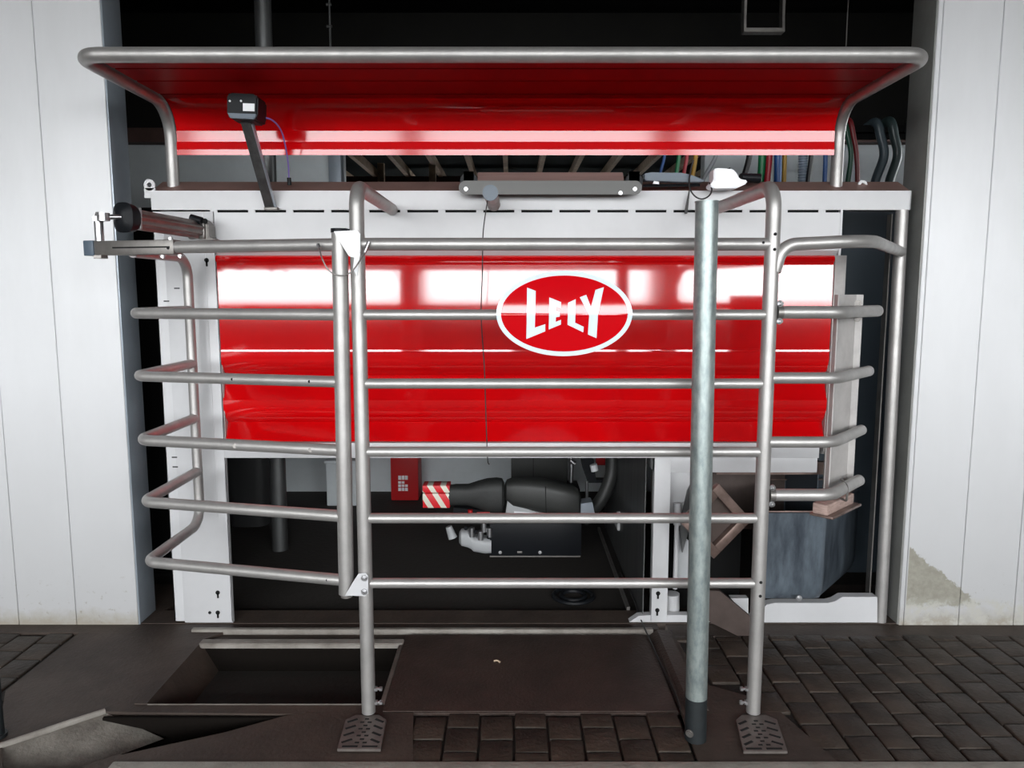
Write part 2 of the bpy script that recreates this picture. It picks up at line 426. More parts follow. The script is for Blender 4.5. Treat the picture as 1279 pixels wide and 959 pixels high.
# kerb at the lower edge
struct(MB().box((-1.285, 2.10, -.2), (7, 2.262, .004), .006).build('kerb', 'kerb_concrete'))
# gutter at lower left: light sloping side, bottom coloured black for the shade in it
b = MB()
gt = bmesh.new()
def quad(bm_, ps): bm_.faces.new([bm_.verts.new(p) for p in ps])
quad(gt, [(-1.47, 2.555, -.002), (-1.70, 2.345, -.002), (-1.55, 2.225, -.07), (-1.235, 2.5, -.07)])
quad(gt, [(-1.70, 2.345, -.002), (-2.4, 2.2, -.002), (-2.2, 1.9, -.07), (-1.55, 2.225, -.07)])
b._add(gt)
struct(b.build('floor_gutter_side', 'gutter_concrete', smooth=False))
struct(MB().prism(fl((-1.75, 2.10), (-1.20, 2.10), (-.70, 2.56), (-1.47, 2.56)), ZB, -.10, 'z').build('floor_gutter', 'shade_black'))
struct(MB().box((-1.46, 2.520, -.12), (-.79, 2.531, -.004)).prism(fl((-1.24, 2.531), (-.79, 2.531), (-.80, 2.52)), -.1, -.05, 'z').build('trim_shade', 'shade_black'))  # black sheet over the kerb face, painted shade
struct(MB().prism(fl((-1.52, 2.05), (-1.28, 2.05), (-1.28, 2.31), (-1.34, 2.27)), ZB, -.001, 'z').build('floor_corner', 'concrete'))
# raised lip along the gutter
struct(MB().tube([(-1.47, 2.556, .0), (-1.56, 2.47, .004), (-1.63, 2.41, .002), (-1.71, 2.345, .0), (-1.9, 2.27, 0)], .011, 10).build('kerb_lip', 'light_concrete'))
# the pit: sunken tray with steel frame
t = thing('floor_pit', 'shallow sunken steel tray in the floor with a pale rear edge', 'floor tray', (-.9, 2.85, -.13))
MB().box((-1.34, 2.60, -.135), (-.47, 3.10, -.125)).build('base', 'mat_black', t)
MB().prism([(-1.385, .006), (-1.34, .006), (-1.27, -.125), (-1.285, -.125), (-1.35, -.006), (-1.385, -.002)], 2.60, 3.11, 'y').build('side', 'concrete', t)
MB().prism([(3.115, .008), (3.068, .008), (3.062, .002), (3.062, -.012), (3.115, -.012)], -1.345, -.468, 'x', .003).build('rim', 'light_concrete', t)
MB().box((-1.34, 3.085, -.13), (-.47, 3.10, -.012)).build('side', 'shade_black', t)  # rear wall coloured black for the shade inside the tray
MB().box((-.485, 2.6, -.13), (-.468, 3.10, .0045), .001).build('side', 'pit_metal', t)
MB().prism([(2.60, .004), (2.612, -.125), (2.60, -.125)], -1.34, -.47, 'x').build('side', 'pit_metal', t)

# pavers
def pavers(name, poly, x0, dx, y0, dy, bx, by, ztop=0.0):
    def inside(x, y):
        c = False; n = len(poly)
        for i in range(n):
            (x1, y1), (x2, y2) = poly[i], poly[(i + 1) % n]
            if (y1 > y) != (y2 > y) and x < (x2 - x1) * (y - y1) / (y2 - y1) + x1: c = not c
        return c
    b = MB()
    nx = int((bx[1] - bx[0]) / dx) + 1; ny = int((by[1] - by[0]) / dy) + 2
    for i in range(nx):
        for j in range(-1, ny):
            x = bx[0] + x0 + i * dx; y = by[0] + y0 + j * dy + (dy / 2 if i % 2 else 0)
            cx, cy = x + dx / 2, (max(y, by[0]) + min(y + dy, by[1])) / 2
            if not inside(cx, cy): continue
            g = .0036
            lo = (x + g, max(y + g * .8, by[0]), -.05); hi = (x + dx - g, min(y + dy - g * .8, by[1]), ztop + random.uniform(-.002, .002))
            if hi[1] - lo[1] < .03: continue
            t_ = MB(); t_.box(lo, hi, .0055, 2)
            ax = Matrix.Translation((cx, cy, ztop)) @ Matrix.Rotation(random.uniform(-.016, .016), 4, 'X') @ Matrix.Rotation(random.uniform(-.014, .014), 4, 'Y') @ Matrix.Rotation(random.uniform(-.02, .02), 4, 'Z') @ Matrix.Translation((-cx, -cy, -ztop))
            t_.bm.transform(ax); b._add(t_.bm)
    return struct(b.build(name, 'paver', angle=60))
pavers('floor_pavers_right', [(.70, 3.18), (.765, 2.74), (.96, 2.60), (1.06, 2.262), (3.9, 2.262), (3.9, 3.17)], 0, .118, 0, .142, (.655, 3.9), (2.264, 3.17))
pavers('floor_pavers_front', [(-.365, 2.262), (.60, 2.262), (.60, 2.56), (-.365, 2.56)], 0, .118, -.02, .142, (-.348, .61), (2.264, 2.548))
pavers('floor_pavers_left', [(-1.94, 3.19), (-1.94, 2.35), (-4, 2.35), (-4, 3.19)], 0, .118, .03, .142, (-3.95, -1.93), (2.35, 3.185))
struct(MB().prism(fl((-7, 2.34), (-1.90, 2.34), (-1.90, 3.2), (-7, 3.2)), ZB, -.012, 'z').prism(fl((.6, 2.26), (7, 2.26), (7, 3.2), (.6, 3.2)), ZB, -.012, 'z').prism(fl((-.37, 2.26), (.62, 2.26), (.62, 2.555), (-.37, 2.555)), ZB, -.012, 'z').build('floor_bedding', 'joint_dark', smooth=False))

# ================================================================== MACHINE BODY
YM = 3.28
mb = thing('milking_box', 'large white and glossy red milking box filling the doorway between the white walls', 'milking machine', (0, 3.5, 0))
xl, xr = -1.540, 1.702
# top beam with inclined steel top
MB().prism([(YM, 1.852), (YM, 1.932), (YM + .012, 1.934), (YM + .012, 1.852)], xl, xr, 'x', .001).box((xl, YM + .012, 1.856), (xr, YM + .12, 1.862)).box((xr - .004, YM, 1.852), (xr, YM + .12, 1.932)).build('top_beam', 'white_paint', mb)
MB().prism([(YM + .004, 1.930), (YM + .12, 1.986), (YM + .12, 1.86), (YM + .10, 1.86), (YM + .02, 1.90)], xl, xr, 'x', .001).build('beam_cover', 'cover_steel', mb)
# fascia with slots along its top
xf0, xf1 = -1.285, 1.412
b = MB(); b.box((xf0, YM + .002, 1.682), (xf1, YM + .006, 1.841)); b.prism([(YM + .002, 1.682), (YM + .006, 1.682), (YM + .030, 1.658), (YM + .026, 1.656)], xf0, xf1, 'x')
x = xf0 + .01
while x < xf1:
    b.box((x - .015, YM + .001, 1.839), (x + .015, YM + .006, 1.853)); x += .1625
b.build('fascia', 'white_paint', mb)
MB().box((xf0, YM + .02, 1.83), (xf1, YM + .03, 1.862)).build('slot_backing', 'hole_black', mb)
MB().box((-1.30, YM + .024, 1.650), (1.40, YM + .032, 1.662)).build('gap_strip', 'grey_paint', mb)
# left leg plate
b = MB()
b.box((-1.540, YM + .004, .012), (-1.495, YM + .008, 1.845)); b.box((-1.4935, YM, .006), (-1.274, YM + .004, 1.845), .0008)
b.box((-1.278, YM, .006), (-1.274, YM + .02, 1.845)); b.box((-1.540, YM + .004, .012), (-1.536, YM + .2, 1.845))
b.build('side_plate', 'white_paint', mb)
b = MB().box((-1.3225, YM - .0022, .50), (-1.318, YM, 1.845)); b.build('plate_fold', 'white_paint', mb)
for q in ((258, 325), (272, 740), (272, 765)): keyhole(q[0], q[1], YM - .001, mb)
hole(P(262, 765, YM - .001), (0, -1, 0), .007, mb)
for q in ((221, 360), (218, 571), (219, 583), (208, 376)):
    p = P(q[0], q[1], YM); MB().box((p.x - .012, YM - .001, p.z - .0025), (p.x + .012, YM + .001, p.z + .0025)).build('slot', 'hole_black', mb)
# bumps on the left top
for q in ((203, 271),): bolt(P(q[0], q[1], YM - .001), (0, -1, 0), .008, .008, 'dusty_steel', mb)
# red panel
def zc_(py): return ZZ(py, YM)
prof = [(YM + .025, 1.662), (YM + .004, 1.660), (YM - .004, 1.653), (YM - .006, 1.645), (YM - .002, 1.636), (YM + .004, 1.630)]
z = 1.62
zcr = zc_(438)
def groove(z, zc, w, d):
    u = (z - zc) / w
    return d * (.5 + .5 * math.cos(PI * u)) if abs(u) < 1 else 0
zs = [1.62 - k * (1.62 - (zcr + .006)) / 14 for k in range(15)]
for z in zs: prof.append((YM + .006 - .0016 * math.sin((1.62 - z) / (1.62 - zcr) * PI), z))
prof += [(YM + .0045, zcr + .004), (YM + .0037, zcr - .004), (YM + .0055, zcr - .005)]
n = 70
def inward(z, za, zb, d):
    u = min(max((za - z) / (za - zb), 0), 1)
    return d * u ** 3
grid = [(zcr - .006) - k * ((zcr - .006) - .846) / n for k in range(n + 1)]
knees = [zc_(444), zc_(470), zc_(500), zc_(529)]
grid = sorted([g for g in grid if all(abs(g - q) > .003 for q in knees)] + knees, reverse=True)
for z in grid:
    za, zb, zc2, zd, ze = zc_(444), zc_(470), zc_(500), zc_(529), .846
    if z > zb: dd = inward(z, za, zb, .040)
    elif z > zc2: dd = .040 * (z - zc2) / (zb - zc2)
    elif z > zd: dd = inward(z, zc2, zd, .038)
    else: dd = .038 * (z - ze) / (zd - ze)
    prof.append((YM + .004 + dd, z))
prof.append((YM + .03, .844))
MB().sheet(prof, -1.275, 1.388, .0025).build('front_panel', 'red_gloss', mb, angle=9)
# seams clips on the crease
for px in (820,):
    p = P(px, 438, YM); MB().box((p.x - .02, YM - .003, p.z - .004), (p.x + .02, YM + .002, p.z + .006), .001).build('clip', 'red_gloss', mb)
# bottom white strip, right white strip
MB().box((-1.275, YM - .010, .774), (1.36, YM + .075, .842), .002).build('bottom_rail', 'white_paint', mb)
MB().box((1.390, YM - .002, .60), (1.440, YM + .01, 1.66), .002).build('side_strip', 'worn_white', mb)
MB().box((-1.274, YM + .008, .80), (-1.270, YM + .09, 1.66)).build('edge_flange', 'worn_white', mb)
MB().box((1.386, YM + .008, .80), (1.390, YM + .09, 1.66)).build('edge_flange', 'worn_white', mb)
MB().box((1.404, YM, 1.66), (1.414, YM + .2, 1.852)).build('end_plate', 'white_paint', mb)
for px in (555, 560, 700, 815):
    pass
# body behind panel (closes the box), inner dark lining
MB().box((-1.27, YM + .095, .80), (1.39, YM + .11, 1.85)).build('inner_lining', 'dark_steel', mb)
# dark sheets added to fill the unlit voids beside the box
MB().box((1.42, 3.92, 0), (2.4, 3.96, 1.93)).box((1.42, 3.42, 0), (1.425, 3.92, 1.85)).build('void_backing', 'void_slate', mb)
MB().box((-2.4, 3.90, 0), (-1.55, 3.94, 1.93)).build('void_backing', 'void_dark', mb)
# right end post
MB().tube([(1.690, YM + .02, .005), (1.676, YM + .02, 1.853)], .026, 24).build('end_post', 'tube_steel', mb)
MB().box((1.648, YM + .05, .02), (1.653, YM + .09, 1.84)).build('edge_strip', 'dusty_steel', mb)
# white frame at the right-hand lower side
b = MB()
px0, px1 = P(815, 700, YM).x, P(835, 700, YM).x
b.box((px0, YM, .012), (px1, YM + .05, .776), .002)
b.build('frame_post', 'white_paint', mb)
keyhole(822, 741, YM - .001, mb); keyhole(821, 762, YM - .001, mb)
MB().box((px0, YM + .004, .705), (1.36, YM + .3, .774), .002).build('frame_beam', 'white_paint', mb)
def pxpoly(ps, Y): return [(P(a, c, Y).x, P(a, c, Y).z) for a, c in ps]
MB().prism(pxpoly([(783, 777.5), (797, 768), (814, 767), (862, 767), (862, 777.5)], YM + .02), YM + .01, YM + .05, 'y', .001).build('base_rail', 'white_paint', mb)
MB().prism(pxpoly([(868, 778), (868, 762), (880, 762), (894, 777.5)], YM + .02), YM + .01, YM + .05, 'y', .001).build('base_rail', 'white_paint', mb)
MB().prism(pxpoly([(912, 746), (934, 746), (934, 772)], YM + .04), YM + .03, YM + .07, 'y', .001).build('gusset', 'white_paint', mb)
MB().prism(pxpoly([(930, 777.5), (945, 768), (958, 755), (968, 753), (1035, 753), (1043, 751), (1052, 745.5), (1096, 745.5), (1096, 777.5)], YM), YM, YM + .05, 'y', .0015).build('base_rail', 'white_paint', mb)
# inner dark side plate going back into the box, with bracket tabs
MB().box((.600, YM + .03, .005), (.604, 4.75, .765)).build('inner_plate', 'dark_steel', mb)
MB().prism([(4.05, .30), (4.05, .19), (4.17, .19), (4.14, .25), (4.10, .285)], .585, .599, 'x', .001).build('bracket_tab', 'white_paint', mb)
MB().box((.545, 3.42, .0), (.56, 4.65, .02)).build('inner_sill', 'dusty_steel', mb)
# white inner casing, hinge cylinder and the slanted plates around the trough
MB().box((P(836, 600, YM + .1).x, YM + .1, ZZ(652, YM + .1)), (P(868, 600, YM + .1).x, YM + .3, ZZ(588, YM + .1)), .003).build('inner_casing', 'white_paint', mb)
MB().tube([P(846, 630, YM + .08), P(843, 735, YM + .08)], .011, 14).tube([P(846, 628, YM + .08), P(846, 655, YM + .08)], .018, 16).build('hinge_rod', 'white_paint', mb)
MB().tube([P(839, 741, YM + .09), P(839, 762, YM + .09)], .036, 24).build('hinge_cup', 'white_paint', mb)
MB().prism(pxpoly([(878, 735), (898, 736), (936, 768), (936, 800), (886, 775), (876, 765)], 3.18), 3.16, 3.19, 'y', .002).build('slanted_plate', 'brown_dark', mb)
MB().prism(pxpoly([(858, 612), (864, 600), (866, 640), (852, 690), (848, 655)], YM + .1), YM + .09, YM + .11, 'y', .002).build('deflector', 'dark_steel', mb)
MB().prism(pxpoly([(845, 660), (884, 700), (884, 745), (845, 725)], YM + .12), YM + .12, YM + .14, 'y', .002).build('deflector', 'grey_paint', mb)
# rear lining behind the trough
MB().box((.72, 3.800, .28), (1.41, 3.81, .93)).build('rear_lining', 'brown_dark', mb)
MB().box((.72, 3.45, .0), (1.085, 3.46, .46)).build('void_sheet', 'void_dark', mb)  # black sheet standing for the shaded void under the feed flap
MB().prism(pxpoly([(892, 590), (1035, 590), (1035, 575), (892, 575)], 3.40), 3.36, 3.40, 'y', .002).build('shade_strip', 'brown_steel', mb)
# lifting eyes
def eye(px, py, Y, s, part):
    p = P(px, py, Y); b = MB(); R_, r_ = .024 * s, .010 * s
    bb = bmesh.new(); n = 24
    ring = lambda rad, y: [bb.verts.new((p.x + rad * math.cos(2 * PI * k / n), y, p.z + rad * math.sin(2 * PI * k / n))) for k in range(n)]
    o1, i1, o2, i2 = ring(R_, Y - .004), ring(r_, Y - .004), ring(R_, Y + .004), ring(r_, Y + .004)
    for k in range(n):
        j = (k + 1) % n
        bb.faces.new((o1[k], i1[k], i1[j], o1[j])); bb.faces.new((o2[k], o2[j], i2[j], i2[k])); bb.faces.new((o1[k], o1[j], o2[j], o2[k])); bb.faces.new((i1[k], i2[k], i2[j], i1[j]))
    b._add(bb)
    b.box((p.x - R_ * .98, Y - .004, p.z - .055 * s), (p.x + R_ * .98, Y + .004, p.z - r_ * 1.3))
    return b.build(part, 'white_paint', mb)
eye(187, 231, YM + .005, 1.0, 'lifting_eye'); eye(1077, 231, YM + .09, .85, 'lifting_eye')

# ================================================================== CANOPY
xcl, xcr, yF, yC, zC = -1.475, 1.412, 2.665, 3.36, 2.300
cp = thing('canopy', 'red sheet canopy on a grey tube frame standing on top of the milking box', 'canopy', (0, yC, 1.97))
path = fillet([(xcl, yC, 1.94), (xcl, yC, zC), (xcl, yF, zC), (xcr, yF, zC), (xcr, yC, zC), (xcr, yC, 1.94)], [.14, .075, .075, .14], 12)
MB().tube(path, .0255, 28).build('tube_frame', 'tube_steel', cp)
MB().tube([(xcr + .002, yC - .015, .78), (xcr, yC - .015, 1.855)], .024, 24).build('lower_post', 'tube_steel', cp)
prof = []
zt = zC + .004
def seam(y): return [(y - .006, zt), (y - .0055, zt + .014), (y + .0055, zt + .014), (y + .006, zt)]
prof += [(yF + .02, zt)] + seam(yF + .17) + seam(yF + .33)
yb = yC - .030; z163 = ZZ(163, yb); R_ = (zt - z163) / (1 - math.sin(math.radians(8)))
y0_ = yb - R_ * math.cos(math.radians(8))
prof += seam(y0_ - .012)[:3] + [(y0_ - .005, zt)]
for k in range(0, 17):
    a = math.radians(90 - 82 * k / 16)
    prof.append((y0_ + R_ * math.cos(a), zt - R_ + R_ * math.sin(a)))
z177, z179, z187, z194 = ZZ(177, yb), ZZ(178.5, yb), ZZ(187, yb), ZZ(194, yb)
ya_ = yb - .004
prof += [(ya_, z163 - .002), (ya_ + (z163 - z177) * math.tan(math.radians(4.2)), z177)]
yb_ = prof[-1][0] - .004
prof += [(yb_, z179), (yb_ - .001, z187 + .002), (yb_ - .003, z187), (yb_ - .003 + (z187 - z194) * math.tan(math.radians(3.9)), z194)]
cut = min(i for i, p in enumerate(prof) if p[1] < zt - .004 and i > 12)
MB().sheet(prof[:cut + 1][::-1], xcl + .038, xcr - .030, -.0025).build('roof_sheet', 'red_dull', cp)
MB().sheet(prof[cut:][::-1], xcl + .038, xcr - .030, -.0025).build('back_apron', 'red_satin', cp)

# ================================================================== FRONT BARRIER
YF = 2.53; XL, XR = -.512, .862
RZ = [ZZ(y, YF) for y in (305, 393, 479, 564, 647, 728)]
br = thing('front_barrier', 'grey tube barrier with two uprights and six rails before the red panel', 'barrier', (.17, YF, 0))
zt = ZZ(232, YF)
for x in (XL, XR):
    up = MB().tube(fillet([(x, YF, .014), (x, YF, zt), (x, YM - .004, zt + .004)], .075, 12), .0245, 28).build('upright', 'tube_steel', br)
rr = [.021, .0175, .0175, .0175, .0175, .0175]
for z, r in zip(RZ, rr):
    MB().tube([(XL, YF, z), (XR, YF, z)], r, 24).build('rail', 'tube_steel', br)
    for x, s in ((XL, 1), (XR, -1)):
        pass
# a second flat strip behind the top rail
def footplate(x0, x1, y0, y1, sk):
    pts = [(x0 - 0, y0), (x1, y0), (x1 + sk, y1 - .03), (x1 + sk - .03, y1), (x0 + sk + .03, y1), (x0 + sk, y1 - .03)]
    p = MB().prism(pts, .002, .012, 'z', .0015).build('foot_plate', 'worn_steel', br)
    b = MB(); w = x1 - x0; zt_, zb_ = .0128, .011
    def slot(cx, cy, L_, W_, a):
        b.obox((cx, cy, (zt_ + zb_) / 2), (L_, W_, zt_ - zb_), Matrix.Rotation(a, 3, 'Z'), .0004)
    for i in range(2): slot(x0 + w * (.27 + .46 * i), y0 + .014, w * .36, .009, 0)
    for j in range(4):
        yy = y0 + .045 + j * .040; sx = sk * (yy - y0) / (y1 - y0)
        slot(x0 + sx + w * .17, yy, w * .26, .010, .55); slot(x0 + sx + w * .83, yy, w * .26, .010, -.55)
        slot(x0 + sx + w * .42, yy - .010, w * .10, .008, 0); slot(x0 + sx + w * .60, yy - .010, w * .10, .008, 0)
        slot(x0 + sx + w * .51, yy + .010, w * .10, .008, 0)
    b.build('tread_slots', 'hole_black', p)
footplate(-.575, -.432, 2.312, 2.515, -.010); footplate(.757, .902, 2.300, 2.515, .030)
for (x, s) in ((XL, 1), (XR, -1)):
    for py in (860, 877):
        z = ZZ(py, YF); c = Vector((x + s * .0245, YF, z))
        b = MB(); b.tube([c - Vector((s * .004, 0, 0)), c + Vector((s * .008, 0, 0))], .010, 6); b.tube([c, c + Vector((s * .026, 0, 0))], .005, 10); b.tube([c + Vector((s * .016, 0, 0)), c + Vector((s * .025, 0, 0))], .009, 6)
        b.build('bolt', 'chrome', br)
for py in (293, 312, 724, 741):
    hole(P(965 if py < 400 else 950, py, YF) * 1 + Vector((0, -.024, 0)) if False else (XR, YF - .0243, ZZ(py, YF)), (0, -1, 0), .0055, br)
hole((P(951, 303, YF).x, YF - .0208, RZ[0] + .004), (0, -1, 0), .0045, br)
# side rails on the right, bending back towards the wall
for i, (py, xe, ye) in enumerate(((390, 1.325, 2.74), (472, 1.315, 2.76), (552, 1.30, 2.76), (618, 1.290, 2.735))):
    z = ZZ(py, YF); x0 = XR + (.035 if i in (0, 3) else 0)
    MB().tube(fillet([(x0, YF, z), (1.10, YF, z), (xe, ye, z)], .10, 8), .021 if i in (0, 3) else .0195, 24).build('side_rail', 'tube_steel', br)
    if i in (0, 3):
        MB().tube([(XR + .024, YF, z), (XR + .042, YF, z)], .0235, 24).build('clamp', 'dusty_steel', br)
        for s in (-1, 1): bolt((XR + .030, YF - .012, z + s * .029), (.3, -1, 0), .008, .010, 'chrome', br)
z = ZZ(301, YF)
MB().tube(fillet([(XR + .01, YF + .0, z - .10), (XR + .035, YF, z - .012), (1.19, YF, z + .002), (1.672, YM + .0, z + .005)], [.07, .22], 12), .0215, 24).build('top_side_rail', 'tube_steel', br)

# white steel plate on the side rails with its pad
gp = thing('guard_plate', 'narrow white steel plate bolted upright behind the bent side rails', 'plate', (1.23, 2.72, ZZ(610, 2.75)))
d2 = Vector((.215, .215, 0)).normalized(); nn = Vector((-d2.y, d2.x, 0))
p0 = Vector((1.150, 2.632, 0)); zt_, zb_ = ZZ(368, 2.72), ZZ(612, 2.72)
outl = [p0 + nn * -.015, p0 + nn * .012 + d2 * .0, p0 + nn * .024 + d2 * .012, p0 + nn * .026 + d2 * .135, p0 + nn * .045 + d2 * .150]
outl = [Vector((1.135, 2.628, 0)), Vector((1.132, 2.650, 0)), Vector((1.142, 2.665, 0)), Vector((1.262, 2.775, 0)), Vector((1.288, 2.776, 0))]
bb = bmesh.new(); th = .004; off = []
for i, p in enumerate(outl):
    a = outl[max(i - 1, 0)]; c = outl[min(i + 1, len(outl) - 1)]; d = (c - a).normalized(); off.append(p + Vector((-d.y, d.x, 0)) * th)
loop = outl + off[::-1]
gpb = MB().prism([(p.x, p.y) for p in loop], zb_, zt_, 'z'); gpb.build('plate', 'worn_white', gp)
for z in (ZZ(379, 2.62), ZZ(398, 2.62)):
    bolt((1.205, 2.635, z), (-.5, -.8, 0), .009, .010, 'dusty_steel', gp, 'clamp_nut')
MB().tube(fillet([(1.19, 2.66, ZZ(600, 2.64)), (1.185, 2.595, ZZ(603, 2.64)), (1.187, 2.60, ZZ(622, 2.64)), (1.19, 2.66, ZZ(624, 2.64))], .012, 5), .004, 8).build('clamp_hoop', 'dusty_steel', gp)
b = MB(); cen = Vector((1.185, 2.70, ZZ(628, 2.70))); rot = Matrix.Rotation(math.radians(44), 3, 'Z') @ Matrix.Rotation(math.radians(0), 3, 'X')
b.obox(cen, (.235, .055, .040), rot, .005); b.build('pad', 'wood_pad', gp)
MB().obox(cen + Vector((.01, .0, -.024)), (.255, .085, .009), rot, .002).build('pad_plate', 'brown_steel', gp)

# ================================================================== ENTRY GATE (left)
gt = thing('entry_gate', 'grey tube gate cage of bent rails hinged left of the tall barrier upright', 'gate', (-.572, YF, .45))
XH = -.572; yl = 2.715; XC = -1.365
MB().tube([(XH - .008, YF, ZZ(741, YF)), (XH + .002, YF, ZZ(289, YF))], .0265, 28).build('hinge_post', 'tube_steel', gt)
GZ = [ZZ(y, YF) for y in (305.5, 393, 477, 562.5, 645, 725)]
ybk = 3.20
rads = [.021, .0195, .0195, .0205, .0205, .0205]
for i in range(1, 5):
    z = GZ[i]
    MB().tube(fillet([(XH, YF, z), (XC, yl, z), (XC, ybk, z)], .055, 10), rads[i], 24).build('rail', 'tube_steel', gt)
# lowest rail, back post and top are one bent tube
MB().tube(fillet([(XH, YF, GZ[5]), (XC, yl, GZ[5]), (XC, ybk, GZ[5]), (XC, ybk, GZ[0] - .012), (XC + .0, yl + .03, GZ[0] - .012)], [.055, .085, .085], 12), .0205, 24).build('loop_rail', 'tube_steel', gt)
# top bar: round tube sleeved into a grey channel
yb1 = yl + (yl - YF) * .06
dirx = Vector((XC - XH, yl - YF, 0)).normalized()
s0 = Vector((XH, YF, GZ[0]))
def along(px):
    # distance along the bar at picture column px
    best = min((abs(639.5 + F * (s0.x + dirx.x * t / 500) / ((s0.y + dirx.y * t / 500) * math.cos(PITCH) + (H - GZ[0]) * math.sin(PITCH)) - px), t / 500) for t in range(0, 700))
    return best[1]
t1, t2, t3 = along(215), along(112), along(127)
MB().tube([s0, s0 + dirx * (t1 + .02)], .0215, 24).build('top_bar', 'tube_steel', gt)
ang = math.atan2(dirx.y, dirx.x)
rot = Matrix.Rotation(ang, 3, 'Z')
cm = s0 + dirx * ((t1 - .02 + t2) / 2)
cl = t2 - (t1 - .02)
ch = MB(); ch.obox(cm, (cl, .044, .050), rot, .002)
nrm2 = Vector((dirx.y, -dirx.x, 0));  nrm2 = nrm2 if nrm2.y < 0 else -nrm2
chan = ch.build('channel', 'dusty_steel', gt)
b = MB(); b.obox(s0 + dirx * (t1 * 1.0 + .11) + nrm2 * .022 + Vector((0, 0, .0)), (cl - .13, .0035, .005), rot); b.build('groove', 'hole_black', chan)
MB().obox(s0 + dirx * (t2 - .018) + nrm2 * .002, (.042, .050, .054), rot, .003).build('end_cap', 'bluegrey_plastic', gt)
hole(s0 + dirx * (t1 - .0) + nrm2 * .0235 + Vector((0, 0, -.004)), nrm2, .005, gt)
for t_, zz in ((t1 + .005, .026), (t1 + .04, -.028), (t1 - .03, -.028)):
    bolt(s0 + dirx * t_ + Vector((0, 0, zz)), (0, 0, math.copysign(1, zz)), .009, .007, 'chrome', gt)
for px, i in ((292, 2), (388, 2), (296, 3), (390, 3), (410, 5)):
    z = GZ[i]
    k = (px - 639.5) / F
    # point on the rail at that column
    t_ = 0
    for q in range(0, 900):
        t_ = q / 1000; pt = Vector((XH, YF, z)) + dirx * t_
        if 639.5 + F * pt.x / (pt.y * math.cos(PITCH) + (H - z) * math.sin(PITCH)) <= px: break
    nd = (Vector((0, 0, H)) - pt).normalized(); nd = Vector((nd.x * .3, nd.y, nd.z * .3)).normalized()
    if i == 3: MB().tube([pt + nd * .018, pt + nd * .0212], .009, 16).build('plug', 'dusty_steel', gt)
    else: hole(pt + nd * .0197, nd, .0048, gt)
# pivot pin on the channel
pp = s0 + dirx * (t2 - .045)
zp = GZ[0] + .026
b = MB(); b.tube([pp + Vector((0, 0, .02)), pp + Vector((0, 0, .095))], .0155, 20); b.build('pivot_pin', 'chrome', gt)
MB().tube([pp + Vector((0, 0, .095)), pp + Vector((0, 0, .112))], .021, 6).tube([pp + Vector((0, 0, .112)), pp + Vector((0, 0, .128))], .012, 12, r_end=.007).build('pin_nut', 'chrome', gt)
MB().tube([pp + Vector((0, 0, -.025)), pp + Vector((0, 0, -.036))], .026, 6).build('pin_nut', 'dusty_steel', gt)

# hinge brackets bolted to the barrier
def bracket(name, ps, Y, bolts, label):
    t_ = thing(name, label, 'bracket', P(*ps[0], Y))
    MB().prism(pxpoly(ps, Y), Y - .003, Y + .003, 'y', .0008).build('plate', 'plain_white' if ps[0][1] < 400 else 'white_paint', t_)
    c = pxpoly(ps, Y)
    for q in bolts: bolt(P(*q, Y - .004), (0, -1, 0), .008, .006, 'chrome', t_)
    return t_
t = bracket('hinge_bracket', [(417, 289), (446, 287.5), (450, 292), (450, 315), (444, 322), (436, 320), (424, 301)], YF - .030, [(443, 294), (443.5, 313.5)], 'white triangular hinge plate with two bolts at the top of the gate')
MB().tube([(XH + .002, YF, ZZ(289, YF) - .004), (XH + .002, YF, ZZ(285.5, YF))], .029, 24).box((XH, YF - .012, ZZ(289, YF)), (XL - .02, YF + .012, ZZ(286, YF)), .002).build('top_cap', 'black_plastic', t)
MB().prism(pxpoly([(443, 318), (450, 316), (446, 345), (441, 336)], YF - .0285), YF - .030, YF - .026, 'y').build('tongue', 'plain_white', t)
t = bracket('hinge_bracket', [(431, 743.5), (440, 728), (448, 716), (457, 715), (460, 719), (460, 741), (456, 744)], YF - .030, [(455, 722), (455, 739)], 'pale hinge plate with two bolts at the foot of the gate')
MB().tube([(XH - .008, YF, ZZ(741.5, YF) - .002), (XH - .008, YF, ZZ(745, YF))], .02, 20).build('bottom_pin', 'dusty_steel', t)

# wire rope hanging in a loop over the gate post
y_ = YF - .05
rope = smoothpath([P(398, 305, YF - .02), P(402, 322, y_), P(411, 338, y_), P(424, 344, y_), P(438, 340, y_), P(449, 326, y_), P(457, 312, YF - .035), P(461, 302, YF - .026)], 8)
t = thing('safety_cable', 'thin steel cable looped under the white triangular hinge plate', 'cable', P(424, 344, y_))
MB().tube(rope, .0024, 8).build('rope', 'dusty_steel', t)
MB().tube([P(397, 305, YF - .025), P(399, 310, YF - .03)], .006, 12).build('end_sleeve', 'chrome', t)
MB().tube([P(455, 316, YF - .035), P(461, 302, YF - .028)], .0062, 12).build('end_sleeve', 'chrome', t)

